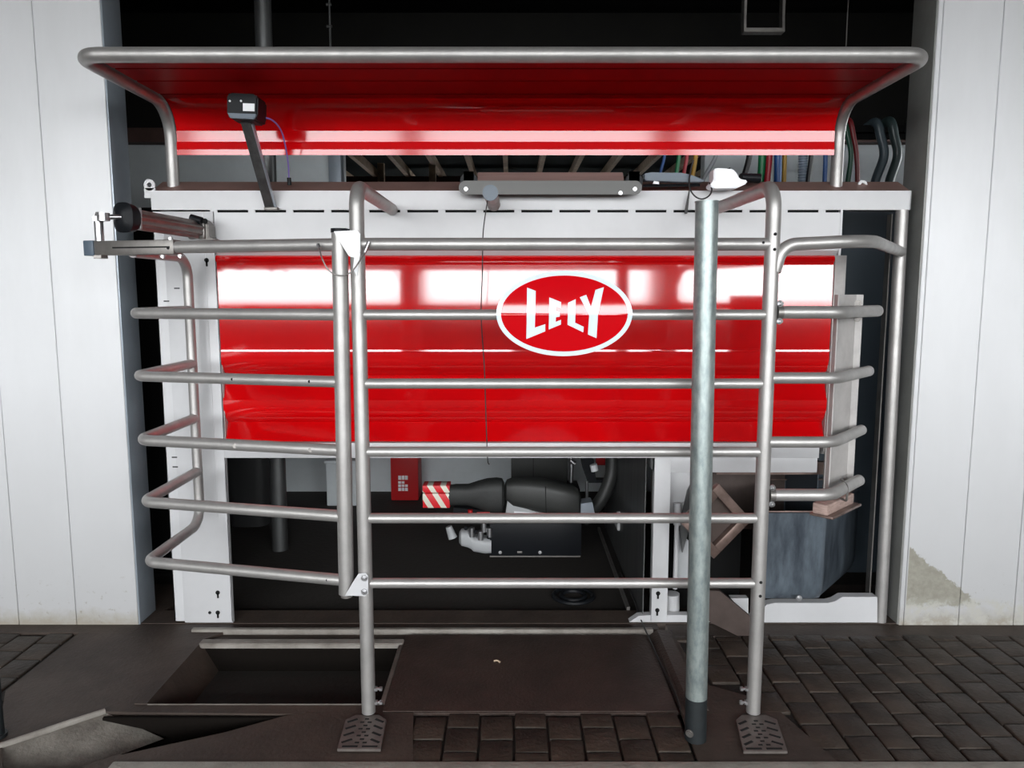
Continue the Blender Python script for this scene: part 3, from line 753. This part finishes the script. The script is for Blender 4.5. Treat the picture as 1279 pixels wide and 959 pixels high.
# ================================================================== PNEUMATIC CYLINDER
a = P(163, 273, 2.80); c = P(246, 286.5, 3.20); dv = (c - a).normalized()
cy = thing('gate_cylinder', 'ribbed aluminium cylinder with a black end cap above the left gate channel', 'cylinder', (a + c) / 2)
rot = dv.to_track_quat('X', 'Z').to_matrix()
L_ = (c - a).length
b = MB()
pro = []
for k in range(48):
    t_ = 2 * PI * k / 48; rad = .036 + .0032 * (1 if (k // 3) % 2 else -1) * (1 if k % 3 else .4)
    pro.append((rad * math.cos(t_), rad * math.sin(t_)))
bb = MB().prism(pro, 0, L_, 'x'); bb.bm.transform(Matrix.Translation(a) @ rot.to_4x4()); bb.build('barrel', 'dusty_steel', cy)
bb = MB().loft([(-.055, 0, 0, .020, .030), (-.040, 0, 0, .040, .054), (-.010, 0, 0, .043, .050), (.004, 0, 0, .041, .043)], 'x', 28, 3.0)
bb.bm.transform(Matrix.Translation(a) @ rot.to_4x4()); bb.build('front_cap', 'black_plastic', cy)
bb = MB().box((.0, -.041, -.041), (.012, .041, .041), .006); bb.bm.transform(Matrix.Translation(a) @ rot.to_4x4()); bb.build('cap_ring', 'chrome', cy)
tip = P(129, 271, 2.72)
MB().tube([a - dv * .05, a - dv * .05 + (tip - (a - dv * .05)) * .9], .0095, 16).build('piston_rod', 'chrome', cy)
MB().tube([tip + Vector((0, 0, -.014)), tip + Vector((0, 0, .014))], .021, 24).build('rod_eye', 'chrome', cy)
bb = MB().box((-.01, -.040, -.040), (.022, .040, .040), .008); bb.bm.transform(Matrix.Translation(c) @ rot.to_4x4()); bb.build('rear_cap', 'dusty_steel', cy)
MB().prism([(c.x + .01, c.z - .042), (c.x + .075, c.z - .042), (c.x + .05, c.z - .03), (c.x + .05, c.z + .02), (c.x + .03, c.z + .042), (c.x + .0, c.z + .046), (c.x - .03, c.z + .03)], c.y - .006, c.y + .07, 'y', .003).build('mount', 'dusty_steel', cy)
MB().tube([P(238, 272, 3.17), P(252, 276, 3.17)], .016, 16).build('air_fitting', 'black_plastic', cy)
MB().tube([P(256, 276, 3.2) , P(256, 276, 3.18)], .011, 16).build('mount_hole', 'hole_black', cy)

# ================================================================== BIG GALVANISED POST
gp_ = thing('galvanised_post', 'thick galvanised post with black taped foot standing in front of the barrier', 'post', (.615, 2.39, 0))
MB().tube([(.621, 2.39, .148), (.606, 2.39, ZZ(253, 2.39))], .0355, 36).build('pole', 'galvanised', gp_)
MB().tube([(.6222, 2.39, 0), (.6205, 2.39, .150)], .0362, 36).build('foot_wrap', 'tape_black', gp_)
MB().tube([(.606, 2.39, ZZ(253, 2.39)), (.606, 2.39, ZZ(253, 2.39) + .004)], .0375, 36).build('top_rim', 'galvanised', gp_)
bolt((.595, 2.363, .035), (-.5, -.8, 0), .010, .006, 'dusty_steel', gp_)
t = MB().tube([(-1.752, 2.40, 0), (-1.752, 2.40, ZZ(825, 2.40))], .022, 20).tube([(-1.752, 2.40, 0), (-1.752, 2.40, .012)], .03, 20).build('bollard', 'tape_black')
tag(t, 'short dark round post on the floor before the left white wall', 'post')

# ================================================================== SIGN
sg = thing('oval_sign', 'oval red sign with white rim and white lettering hung on the second rail', 'sign', P(705, 392, 2.50))
sc0 = P(705, 392, 2.50)
HX, HZ = .2255, .1420
def bulge(dz): return .18 * (math.sqrt(dz * dz + .020 ** 2))
def signpiece(poly, y0, y1, m, name, par):
    b = MB().prism(poly, y0, y1, 'y'); bm_ = b.bm
    zs_ = [k * .0035 for k in range(-7, 8)] + [s * (.026 + k * .012) for s in (-1, 1) for k in range(1, 10)]
    for zz in sorted(zs_):
        bmesh.ops.bisect_plane(bm_, geom=bm_.verts[:] + bm_.edges[:] + bm_.faces[:], plane_co=(0, 0, zz), plane_no=(0, 0, 1))
    for v in bm_.verts: v.co = Vector((v.co.x, v.co.y + bulge(v.co.z), v.co.z)) + sc0
    return b.build(name, m, par, angle=60)
def ell(a, c, n=72): return [(a * math.cos(2 * PI * k / n), c * math.sin(2 * PI * k / n)) for k in range(n)]
bd = signpiece(ell(HX, HZ), 0, .003, 'sign_white', 'rim', sg)
signpiece(ell(HX - .0155, HZ - .0155), -.0008, 0, 'sign_red', 'face', sg)
k_ = HX / 513
def cr(ps): return [((x - 636) * k_, -(y - 442) * k_) for x, y in ps]
for ps in ([(355, 245), (420, 270), (414, 545), (493, 520), (493, 574), (350, 633)],
           [(522, 318), (612, 354), (609, 400), (575, 386), (573, 418), (601, 428), (601, 462), (573, 468), (571, 502), (611, 487), (611, 522), (519, 560)],
           [(663, 358), (721, 332), (718, 508), (784, 540), (781, 581), (661, 524)],
           [(752, 318), (800, 299), (836, 392), (871, 262), (934, 242), (889, 445), (883, 626), (817, 598), (823, 452)]):
    signpiece(cr(ps), -.0016, -.0008, 'sign_white', 'letter', sg)
for s in (-1, 1): bolt((sc0.x + s * (HX - .006), sc0.y - .001, sc0.z), (0, -1, 0), .004, .003, 'chrome', sg, 'rivet')

# ================================================================== THINGS ON THE BEAM
# flat actuator
ya = 3.19
fa = thing('flat_actuator', 'long flat grey steel actuator housing lying along the middle of the beam', 'actuator', P(688, 243, ya))
def stadium(x0, x1, z0, z1, n=8):
    r = (z1 - z0) * .5; cxl, cxr, cz = x0 + r, x1 - r, (z0 + z1) / 2; o = []
    for k in range(n + 1): a_ = PI / 2 + PI * k / n; o.append((cxl + r * math.cos(a_), cz + r * math.sin(a_)))
    for k in range(n + 1): a_ = -PI / 2 + PI * k / n; o.append((cxr + r * math.cos(a_), cz + r * math.sin(a_)))
    return o
A0, A1 = P(573, 243, ya), P(802, 227, ya)
MB().prism(stadium(A0.x, A1.x, A0.z, A1.z + .004), ya - .004, ya + .002, 'y', .0008).build('side_plate', 'matt_grey', fa)
h0, h1 = P(596, 228, ya), P(780, 215.5, ya)
MB().prism([(ya - .002, h0.z), (ya + .045, h1.z + .008), (ya + .085, h1.z + .008), (ya + .085, h0.z - .03), (ya - .002, h0.z - .03)], h0.x, h1.x, 'x', .002).build('housing', 'stainless', fa)
for x0_, x1_ in ((575, 597), (780, 802)):
    q0, q1 = P(x0_, 236, ya + .03), P(x1_, 217, ya + .03)
    MB().prism(stadium(q0.x, q1.x, q0.z - .01, q1.z + .004), ya + .004, ya + .07, 'y', .002).build('end_block', 'black_plastic', fa)
for px in (582, 793, 775): bolt(P(px, 236 if px != 775 else 241, ya - .005), (0, -1, 0), .006, .004, 'chrome', fa)
# stub tube
q = P(612.5, 241, 2.90)
st = thing('tube_stub', 'short brown tube with a grey plug sticking out below the actuator', 'tube stub', (q.x, 3.1, q.z))
MB().tube([(q.x, 2.905, q.z), (q.x + .004, YM - .002, q.z)], .0275, 24).build('tube', 'brown_steel', st)
MB().tube([(q.x, 2.890, q.z), (q.x, 2.906, q.z)], .0295, 28).build('plug', 'bluegrey_plastic', st)
tag(MB().tube(smoothpath([P(609, 250, 2.93), P(603.5, 290, 2.93), P(602.5, 340, 2.93), P(601, 395, 2.93), P(605, 460, 2.93), P(607, 520, 2.93), P(609, 572, 2.93), P(611, 580, 2.93)], 6), .0022, 8).build('hanging_wire', 'wire_black'),
    'thin dark wire hanging from the tube stub down in front of the red panel', 'wire')
# connector, cap, strap, cable ring
yc = 3.22
cn = thing('connector', 'flat blue-grey cable connector lying on the beam right of the actuator', 'connector', P(840, 228, yc))
MB().prism(pxpoly([(805, 226), (804, 217.5), (812, 216), (850, 216.5), (862, 219), (880, 226.5), (874, 228), (845, 227.5)], yc), yc - .02, yc + .03, 'y', .003).build('body', 'bluegrey_plastic', cn)
MB().prism(pxpoly([(815, 229.5), (817, 226), (823, 227), (823, 230)], yc - .021), yc - .024, yc - .018, 'y').build('tab', 'plain_white', cn)
MB().tube([P(803, 232, yc + .03), P(874, 231, yc + .03)], .006, 8).build('underside_lead', 'black_plastic', cn)
cw = thing('plastic_hood', 'white moulded plastic cap resting on the beam between connector and right upright', 'cap', P(900, 235, yc))
MB().prism(pxpoly([(885, 232), (890, 226), (890, 213), (894, 210.5), (914, 212), (919, 217), (922, 224), (932, 226), (931, 230), (919, 235.5), (890, 236)], yc - .03), yc - .05, yc + .03, 'y', .004).build('body', 'cap_white', cw)
MB().prism(pxpoly([(905, 212), (911, 209.5), (912, 212.5)], yc - .03), yc - .04, yc - .03, 'y').build('clip', 'black_plastic', cw)
tag(MB().tube(smoothpath([P(866, 200, yc - .02), P(862, 216, yc - .03), P(861, 233, yc - .05), P(867, 244, yc - .06), P(876, 248.5, yc - .06), P(885, 245, yc - .06), P(889, 237, yc - .04), P(886, 228, yc - .02)], 8), .0032, 8).build('cable_loop', 'wire_black'), 'thin black cable loop hanging over the beam beside the white cap', 'cable')
t = tag(MB().prism(pxpoly([(860, 238), (861.5, 238), (859, 262), (858, 267), (855, 267), (855, 263)], yc + .04), yc + .035, yc + .039, 'y').build('cable_tie', 'wire_black'), 'dark cable tie dangling on the beam under the blue-grey connector', 'cable tie')
tag(MB().loft([(P(934, 220, 3.2).x, 3.30, P(934, 222, 3.3).z, .03, .018), (P(958, 220, 3.2).x, 3.30, P(950, 223, 3.3).z, .03, .02)], 'x', 16).build('black_plug', 'black_plastic'), 'black plug on the beam behind the right upright bend', 'plug')

# sensor on slanted bar
sb = thing('sensor_box', 'black sensor box with white sticker on a slanted flat steel bar', 'sensor', P(338, 262, YM))
B0, B1 = P(337.5, 261, 3.262), P(307, 152, 3.02)
dv = (B1 - B0); rot = dv.to_track_quat('Z', 'Y').to_matrix()
b = MB(); b.obox((B0 + B1) / 2, (.040, .008, dv.length), rot, .001); b.build('bar', 'dark_steel', sb)
MB().obox((B0 + B1) / 2 + Vector((.021, .012, 0)), (.004, .026, dv.length * .98), rot, .001).build('bar_flange', 'trim_blue', sb)
MB().box((B0.x - .02, B0.z and 3.24, B0.z - .006), (B0.x + .035, 3.279, B0.z + .006), .002).build('bar_foot', 'dusty_steel', sb)
ys = 2.97
bxp = pxpoly([(283, 117.5), (287, 115.5), (318, 117), (322, 121), (321.5, 145), (318, 150), (288, 148), (283, 143)], ys)
MB().prism(bxp, ys, ys + .11, 'y', .006).build('body', 'black_plastic', sb)
MB().prism(pxpoly([(284, 141), (320.5, 142.5), (318, 149), (288, 147.5)], ys - .003), ys - .006, ys + .004, 'y', .002).build('lower_lip', 'bluegrey_plastic', sb)
MB().prism(pxpoly([(303.5, 129), (318, 129.5), (318, 139), (303.5, 138.5)], ys - .001), ys - .0022, ys + .001, 'y').build('sticker', 'plain_white', sb)
for q in ((287, 126), (301, 126)): MB().tube([P(*q, ys - .002), P(*q, ys + .003)], .004, 12).build('indicator', 'chrome', sb)
sl = thing('sensor_lead', 'thin purple cable hanging from the black sensor box to the beam', 'cable', P(361, 238, 3.27))
MB().tube(smoothpath([P(322, 147, 3.06), P(338, 149, 3.08), P(350, 161, 3.14), P(356, 180, 3.2), P(360, 205, 3.26), P(361, 226, 3.29)], 8), .0032, 8).build('lead', 'hose_purple', sl)
MB().tube([P(361, 222, 3.29), P(361.5, 231, 3.29)], .009, 12).build('plug', 'black_plastic', sl)

# ================================================================== FEED TROUGH
ft = thing('feed_trough', 'dark slate plastic feed trough standing on the low white rail at the right', 'trough', (1.35, 3.5, .14))
ztr = ZZ(640, 3.22)
out = [(1.09, 3.215), (1.355, 3.215), (1.385, 3.225), (1.40, 3.25), (1.70, 3.60), (1.70, 3.84), (1.315, 3.84)]
inn = [(1.115, 3.24), (1.345, 3.24), (1.365, 3.25), (1.378, 3.265), (1.675, 3.61), (1.675, 3.815), (1.335, 3.815)]
bb = bmesh.new(); zbt = .135
def rg(ps, z, sh=0): return [bb.verts.new((x + (1.4 - x) * sh, y + (3.55 - y) * sh, z)) for x, y in ps]
rings = [rg(out, zbt, .10), rg(out, zbt + .035, .02), rg(out, zbt + .09, 0), rg(out, ztr - .012, 0), rg(out, ztr, -.006), rg(inn, ztr, 0), rg(inn, ztr - .012, 0), rg(inn, zbt + .10, .03), rg(inn, zbt + .03, .12)]
for a_, c_ in zip(rings, rings[1:]):
    for k in range(len(a_)): j = (k + 1) % len(a_); bb.faces.new((a_[k], a_[j], c_[j], c_[k]))
bb.faces.new(rings[0][::-1]); bb.faces.new(rings[-1])
b = MB(); b._add(bb); b.build('bowl', 'slate_plastic', ft, angle=50)
b = MB()
for a_, c_ in zip(inn, inn[1:] + inn[:1]):
    b.tube([(a_[0], a_[1] - .012, ztr + .002), (c_[0], c_[1] - .012, ztr + .002)], .004, 8)
b.build('rim', 'brown_steel', ft)
bolt(P(998, 747, 3.20), (0, -1, 0), .010, .008, 'chrome', ft)
# feed chute: open square duct turned on its corner
fc = thing('feed_chute', 'dirty brown diamond-shaped feed flap behind the thick galvanised post', 'feed flap', P(893, 650, 3.13))
cc = P(893, 650, 3.13)
rot = Matrix.Rotation(math.radians(12), 3, 'Z') @ Matrix.Rotation(math.radians(47), 3, 'Y')
b = MB(); s_ = .096
for u, w, lw, lh in ((0, s_, 2 * s_ + .04, .04), (0, -s_, 2 * s_ + .04, .04), (s_, 0, .04, 2 * s_ - .04), (-s_, 0, .04, 2 * s_ - .04)):
    b.obox(cc + rot @ Vector((u, 0, w)), (lw, .030, lh), rot, .002)
b.build('flap_frame', 'brown_steel', fc)
MB().obox(cc + rot @ Vector((0, .018, 0)), (.16, .004, .16), rot).build('flap_plate', 'brown_dark', fc)

# ================================================================== ROBOT ARM INSIDE
yr = 4.12
ra = thing('robot_arm', 'grey milking robot arm with red and white striped tip reaching across under the red panel', 'robot arm', P(650, 700, yr))
def rx(px, Y=yr): return P(px, 620, Y).x
def rz(py, Y=yr): return ZZ(py, Y)
for (ya_, yb_) in ((604, 612.6), (614, 631.5)):
    MB().box((rx(529), yr - .045, rz(yb_)), (rx(562.5), yr + .06, rz(ya_)), .003).build('striped_guard', 'hazard_stripes', ra)
def sec(px, top, bot, ry): return (rx(px), yr, (rz(top) + rz(bot)) / 2, ry, (rz(top) - rz(bot)) / 2)
MB().loft([sec(561, 606, 631, .045), (sec(570, 605, 630, .05)), sec(585, 605, 630, .055), sec(597, 601, 634, .06), sec(608, 598, 639, .065), sec(620, 597, 640, .068), sec(627, 598, 638, .066), sec(630, 603, 628, .05)], 'x', 28, 3).build('rubber_sleeve', 'sleeve_rubber', ra)
MB().loft([sec(630, 606, 622, .03), sec(633, 600, 624, .06), sec(641, 597, 630, .075), sec(660, 596.5, 634, .08), sec(678, 598, 638, .08), sec(700, 603, 642, .078), sec(716, 607, 643, .075), sec(722, 611, 643, .065), sec(725, 618, 640, .04)], 'x', 28, 3.4).build('arm_casing', 'robot_grey', ra)
MB().tube([(rx(680.5), yr - .0815, rz(603)), (rx(681.5), yr - .0815, rz(638))], .002, 6).build('casing_seam', 'hole_black', ra)
MB().prism([(rx(634), rz(622)), (rx(662), rz(634)), (rx(690), rz(642)), (rx(690), rz(650)), (rx(630), rz(650))], yr - .05, yr + .05, 'y', .002).build('side_cover', 'grey_paint', ra)
MB().prism([(rx(642), rz(635)), (rx(669), rz(637)), (rx(669), rz(640)), (rx(642), rz(638.5))], yr - .056, yr - .05, 'y').build('label_strip', 'plain_white', ra)
MB().prism([(rx(567), rz(631)), (rx(600), rz(634)), (rx(622), rz(640)), (rx(610), rz(652)), (rx(567), rz(650))], yr - .05, yr + .05, 'y', .003).build('sleeve_bracket', 'black_plastic', ra)
MB().tube([(rx(588), yr - .055, rz(633)), (rx(588), yr - .055, rz(640))], .013, 14).build('red_nozzle', 'red_matt', ra)
MB().box((rx(596), yr - .058, rz(641)), (rx(612), yr - .045, rz(636)), .002).build('red_nozzle', 'red_matt', ra)
# lower black carriage and milk cups
MB().box((rx(612), yr - .09, rz(687.5)), (rx(725), yr + .07, rz(648)), .004).build('carriage', 'black_plastic', ra)
MB().box((rx(612), yr - .093, rz(688.5)), (rx(724), yr - .088, rz(687))).build('carriage_edge', 'dusty_steel', ra)
for px in (625, 674): bolt((rx(px), yr - .091, rz(683)), (0, -1, 0), .007, .005, 'chrome', ra)
MB().box((rx(646), yr - .093, rz(684)), (rx(652), yr - .089, rz(681.5)), .001).build('badge', 'dusty_steel', ra)
MB().loft([(rx(574), yr - .04, rz(668), .03, .030), (rx(577), yr - .05, rz(667), .045, .045), (rx(585), yr - .05, rz(668), .050, .050), (rx(589), yr - .05, rz(671), .045, .046), (rx(592), yr - .05, rz(674), .052, .044), (rx(606), yr - .05, rz(676), .055, .046), (rx(614), yr - .05, rz(676), .054, .044)], 'x', 24, 3).build('cup_holder', 'grey_paint', ra)
MB().loft([(rz(672), rx(559), yr - .04, .020, .02), (rz(660), rx(563), yr - .04, .026, .03), (rz(655), rx(560), yr - .04, .022, .022)][::-1], 'z', 18).build('nozzle', 'grey_paint', ra) if False else MB().tube([(rx(566), yr - .05, rz(668)), (rx(561), yr - .05, rz(654))], .026, 14, r_end=.018).build('nozzle', 'grey_paint', ra)
for px, py in ((590, 659), (601, 663), (612, 659), (605, 653)):
    MB().tube([(rx(px), yr - .085, rz(py + 5)), (rx(px), yr - .085, rz(py - 6))], .017, 14).build('teat_cup', 'chrome', ra)
for px, py in ((595, 657), (611, 664), (583, 653)):
    MB().tube([(rx(px), yr - .10, rz(py)), (rx(px), yr - .085, rz(py))], .011, 12).build('ring', 'black_plastic', ra)
# arm root and thick hose
ah = tag(MB().tube(smoothpath([P(765, 560, 4.25), P(764, 590, 4.22), P(757, 612, 4.2), P(748, 628, 4.18), P(736, 640, 4.15), P(728, 650, 4.12)], 8), .038, 20).build('milk_hose', 'robot_grey'), 'thick grey curved hose coming down to the end of the robot arm', 'hose')
MB().prism([(rx(724), rz(624)), (rx(738), rz(622)), (rx(742), rz(640)), (rx(724), rz(640))], yr - .085, yr + .02, 'y', .003).build('end_bracket', 'trim_blue', ra)
cab = thing('control_box', 'dark grey two-door cabinet behind the robot arm', 'cabinet', P(675, 605, 4.7))
MB().box((P(638.5, 600, 4.7).x, 4.7, ZZ(612, 4.7)), (P(709, 600, 4.7).x, 5.0, .95), .004).build('body', 'robot_grey', cab)
MB().box((P(666, 600, 4.7).x - .002, 4.697, ZZ(611, 4.7)), (P(666, 600, 4.7).x + .002, 4.701, .95)).build('door_gap', 'hole_black', cab)
MB().box((P(638.5, 600, 4.7).x - .01, 4.72, ZZ(634, 4.7)), (P(725, 600, 4.7).x, 4.95, ZZ(612, 4.7)), .003).build('base', 'black_plastic', cab)
MB().tube([P(713, 566, 4.6), P(714, 584, 4.6), P(713, 602, 4.6)], .014, 12).tube([P(712, 575, 4.58), P(718, 579, 4.58)], .016, 12).build('valve_rod', 'chrome', cab)
rb = thing('arm_support', 'dark steel support column with a chrome rod right of the robot arm', 'support', P(733, 640, 4.35))
MB().prism(pxpoly([(722, 560), (740, 560), (744, 598), (756, 598), (756, 602), (734, 602), (728, 585)], 4.4), 4.38, 4.44, 'y', .003).build('arm', 'black_plastic', rb)
MB().tube([P(733, 601, 4.36), P(733, 628, 4.36)], .010, 12).build('rod', 'chrome', rb)
MB().tube([P(741, 580, 4.34), P(743, 588, 4.34)], .022, 16).build('knob', 'plain_white', rb)
tag(MB().box((P(766, 620, 5.3).x, 5.3, ZZ(650, 5.3)), (P(771, 620, 5.3).x, 5.34, .95)).build('red_pipe', 'red_matt'), 'thin red upright strip behind the thick grey hose', 'strip')
tag(MB().box((P(745, 580, 4.9).x, 4.9, ZZ(581, 4.9)), (P(757, 570, 4.9).x, 4.96, ZZ(560, 4.9)), .003).build('red_switch', 'red_matt'), 'small red box above the white knob behind the robot arm', 'switch box')

# things in the back room
tag(MB().tube([(-1.392, 4.37, -.03), (-1.372, 4.37, 3.6)], .046, 24).build('galvanised_post', 'dark_steel'), 'galvanised post inside the building seen below and above the red panel', 'post')
rbx = thing('red_box', 'red box with white printed panel against the rear white wall', 'box', P(505, 617, 5.5))
q0, q1 = P(488.5, 616, 5.45), P(522, 570, 5.45)
MB().box((q0.x, 5.45, -.03), (q1.x, 5.66, .62), .004).build('body', 'red_matt', rbx)
b = MB()
for i, (y0_, y1_) in enumerate(((594, 599), (601, 604), (605, 608), (609, 613))):
    for j in range(3):
        if (i, j) == (1, 2): continue
        u0 = 497.5 + j * 4.2; a_, c_ = P(u0, y1_, 5.448), P(u0 + 3.4, y0_, 5.448)
        b.box((a_.x, 5.446, a_.z), (c_.x, 5.451, c_.z))
b.build('printed_panel', 'plain_white', rbx)
wb = tag(MB().box((P(408, 620, 5.3).x, 5.3, -.03), (P(447, 600, 5.3).x, 5.6, .30), .006).box((P(408, 620, 5.3).x - .01, 5.29, .285), (P(447, 600, 5.3).x + .01, 5.61, .305), .004).build('white_box', 'inner_wall'), 'pale box on the floor at the rear wall left of the red box', 'box')
tag(MB().loft([(-.03, P(312, 600, 4.9).x, 4.95, .13, .15), (.25, P(312, 600, 4.9).x, 4.95, .15, .15), (.7, P(312, 600, 4.9).x, 4.95, .15, .15), (.75, P(312, 600, 4.9).x, 4.95, .12, .12)], 'z', 24, 3.5).build('dark_container', 'dark_rubber'), 'dark upright container left of the inner galvanised post', 'container')
G_ = P(716, 745, 1); d = ray(716, 745); tt = (-.03 - H) / d.z; gpt = Vector((d.x * tt, d.y * tt, -.03))
bb = MB()
for r0 in (.10, .06): bb.tube([(gpt.x + r0 * math.cos(k / 32 * 2 * PI), gpt.y + r0 * math.sin(k / 32 * 2 * PI), -.026) for k in range(33)], .012, 8, caps=False)
tag(bb.build('hose_coil', 'black_plastic'), 'coiled black hose on the dark floor inside the milking box', 'hose')

# cable tray and hanging hoses, upper right
zt_ = ZZ(166, 4.6)
ct = thing('cable_tray', 'dark cable tray running across the back room above the coloured hoses', 'cable tray', (1.6, 4.6, zt_))
MB().box((.55, 4.60, zt_), (XB, 4.62, zt_ + .045)).box((.55, 4.60, zt_), (XB, 4.80, zt_ + .005)).box((.55, 4.78, zt_), (XB, 4.80, zt_ + .045)).build('tray', 'void_dark', ct)
for k in range(16):
    x = .7 + k * .18
    MB().box((x, 4.59, zt_ + .0), (x + .02, 4.60, zt_ + .075)).build('rung', 'void_dark', ct)
hz = [(829, 822, 'blue', .009, 'thin blue hose nearest the middle of the gap under the canopy'), (847, 843, 'green', .012, 'thin bright green hose between the blue and red thin hoses'),
      (857, 852, 'crimson', .011, 'thin crimson hose left of the yellow hose'), (868, 864, 'yellow', .013, 'ochre yellow hose above the blue-grey connector'),
      (893, 877, 'grey', .012, 'thin grey slanting hose behind the white cap'), (935, 928, 'black', .017, 'black hose left of the thick green hose'),
      (951, 950, 'green', .022, 'thick green hose behind the right upright bend'), (960, 958, 'crimson', .018, 'thick red hose right of the thick green hose'),
      (970.5, 971, 'blue', .022, 'thick blue hose right of the thick red hose'), (979, 979, 'yellow', .013, 'yellow hose right of the thick blue hose'),
      (1002, 1002, 'ribbed', .026, 'ribbed pale blue corrugated hose'), (1012, 1009, 'black', .013, 'black hose touching the ribbed pale blue hose'),
      (1030, 1030, 'blue', .013, 'single blue hose left of the right canopy leg'), (1057, 1059, 'darkgreen', .014, 'dark green hose just right of the right canopy leg'),
      (1064, 1071, 'darkred', .014, 'dark red curved hose just right of the dark green hose'), (1098, 1093, 'slate', .026, 'wide slate grey curved hose near the right door jamb'),
      (1115, 1111, 'darkslate', .026, 'wide dark greenish hose closest to the right door jamb')]
for i, (xa, xb, colr, r, lab) in enumerate(hz):
    yh = 4.56 - (i % 3) * .03
    top_ = P(xa, 168, yh); bow = 6 if colr in ('slate', 'darkslate', 'darkred', 'darkgreen') else 1
    pts = smoothpath([Vector((top_.x - .02, yh + .12, zt_ + .05)), Vector((top_.x - .01, yh + .02, zt_ + .055)), P(xa + bow * .4, 172, yh), P(xa + bow, 195, yh), P(xb, 228, yh), P(xb - 3, 262, yh), P(xb - 4, 320, yh + .03)], 8)
    if colr == 'ribbed':
        pts2 = []
        L0 = len(pts)
        dense = smoothpath(pts, 5)
        o = MB().tube(dense, lambda t, n=len(dense): .024 + (.003 if int(t * n) % 4 < 2 else -.002), 16).build('hose', 'hose_' + colr)
    else: o = MB().tube(pts, r, 14).build('hose', 'hose_' + colr)
    tag(o, lab, 'hose', 'coloured hoses hanging behind the canopy')
# hangers in the dark upper part
for px, lab in ((412, 'single thin pale rod hanging in the dark above the canopy, left of its middle'),):
    x = P(px, 30, 4.9).x; b = MB().tube([(x, 4.9, 2.55), (x, 4.9, 3.6)], .007, 10)
    for k in range(6): b.tube([(x - .02, 4.9, 2.75 + k * .13), (x + .012, 4.9, 2.75 + k * .13)], .009, 8)
    tag(b.build('hanger_rod', 'dark_steel'), lab, 'rod')
u = pxpoly([(928, 20), (931, 20), (931, 36), (976, 36), (976, 20), (979, 20), (979, 41), (928, 41)], 4.6)
b = MB().prism(u, 4.58, 4.64, 'y', .002)
x0_, x1_ = u[0][0], u[5][0]
b.box((x0_, 4.58, u[0][1]), (x0_ + .015, 4.64, 3.6)); b.box((x1_ - .015, 4.58, u[0][1]), (x1_, 4.64, 3.6))
tag(b.build('ceiling_bracket', 'dusty_steel'), 'U-shaped metal bracket hanging from the dark ceiling above the canopy', 'bracket')
tag(MB().tube([(P(1058, 30, 4.9).x, 4.9, 2.5), (P(1058, 30, 4.9).x, 4.9, 3.6)], .004, 8).build('hanging_string', 'dusty_steel'), 'thin cord hanging near the right door jamb above the canopy', 'cord')

# cable across the floor and a bit of straw
def onfloor(px, py, z=0):
    d = ray(px, py); t_ = (z - H) / d.z; return Vector((d.x * t_, d.y * t_, z))
tag(MB().tube(smoothpath([onfloor(775, 715, .025), onfloor(790, 745, .022), onfloor(799, 770, .014), onfloor(812, 800, .010), onfloor(826, 830, .010), onfloor(842, 862, .010), onfloor(850, 885, .010)], 8), .0035, 8).build('floor_cable', 'wire_black'), 'thin black cable lying across the floor slab beside the thick post', 'cable')
o_ = onfloor(621, 826, .007)
tag(MB().tube(smoothpath([o_ + Vector((-.014, .004, 0)), o_ + Vector((0, .003, .003)), o_ + Vector((.012, -.006, 0))], 4), .0035, 8).build('straw', 'timber'), 'small curled piece of straw lying on the dark floor slab', 'straw')

# ================================================================== LIGHT
w = bpy.data.worlds.new('World'); bpy.context.scene.world = w; w.use_nodes = True
bg = w.node_tree.nodes['Background']; bg.inputs['Color'].default_value = (.955, .98, 1.0, 1); bg.inputs['Strength'].default_value = 13.4
def portal(x, y, z, sx, sy, rx_):
    l = bpy.data.lights.new('daylight_opening', 'AREA'); l.shape = 'RECTANGLE'; l.size = sx; l.size_y = sy
    l.cycles.is_portal = True
    o = bpy.data.objects.new('daylight_opening', l); C.objects.link(o); o.location = (x, y, z); o.rotation_euler = (rx_, 0, 0); return o
portal(0, -5.32, (OT + OB) / 2, 14, OT - OB, PI / 2)
o_ = portal(XB + .12, 4.45, 2.45, 1.1, .6, PI / 2); o_.rotation_euler = (PI / 2, 0, PI / 2)
portal(0, 19.1, .5, 7.2, 1.0, -PI / 2)

sc = bpy.context.scene
sc.view_settings.view_transform = 'Standard'; sc.view_settings.look = 'None'; sc.view_settings.gamma = 1
sc.view_settings.use_curve_mapping = False; sc.view_settings.exposure = 0
sc.cycles.max_bounces = 8; sc.cycles.diffuse_bounces = 5; sc.cycles.glossy_bounces = 5
sc.cycles.use_denoising = True; sc.cycles.sample_clamp_indirect = 6; sc.cycles.caustics_reflective = False; sc.cycles.caustics_refractive = False
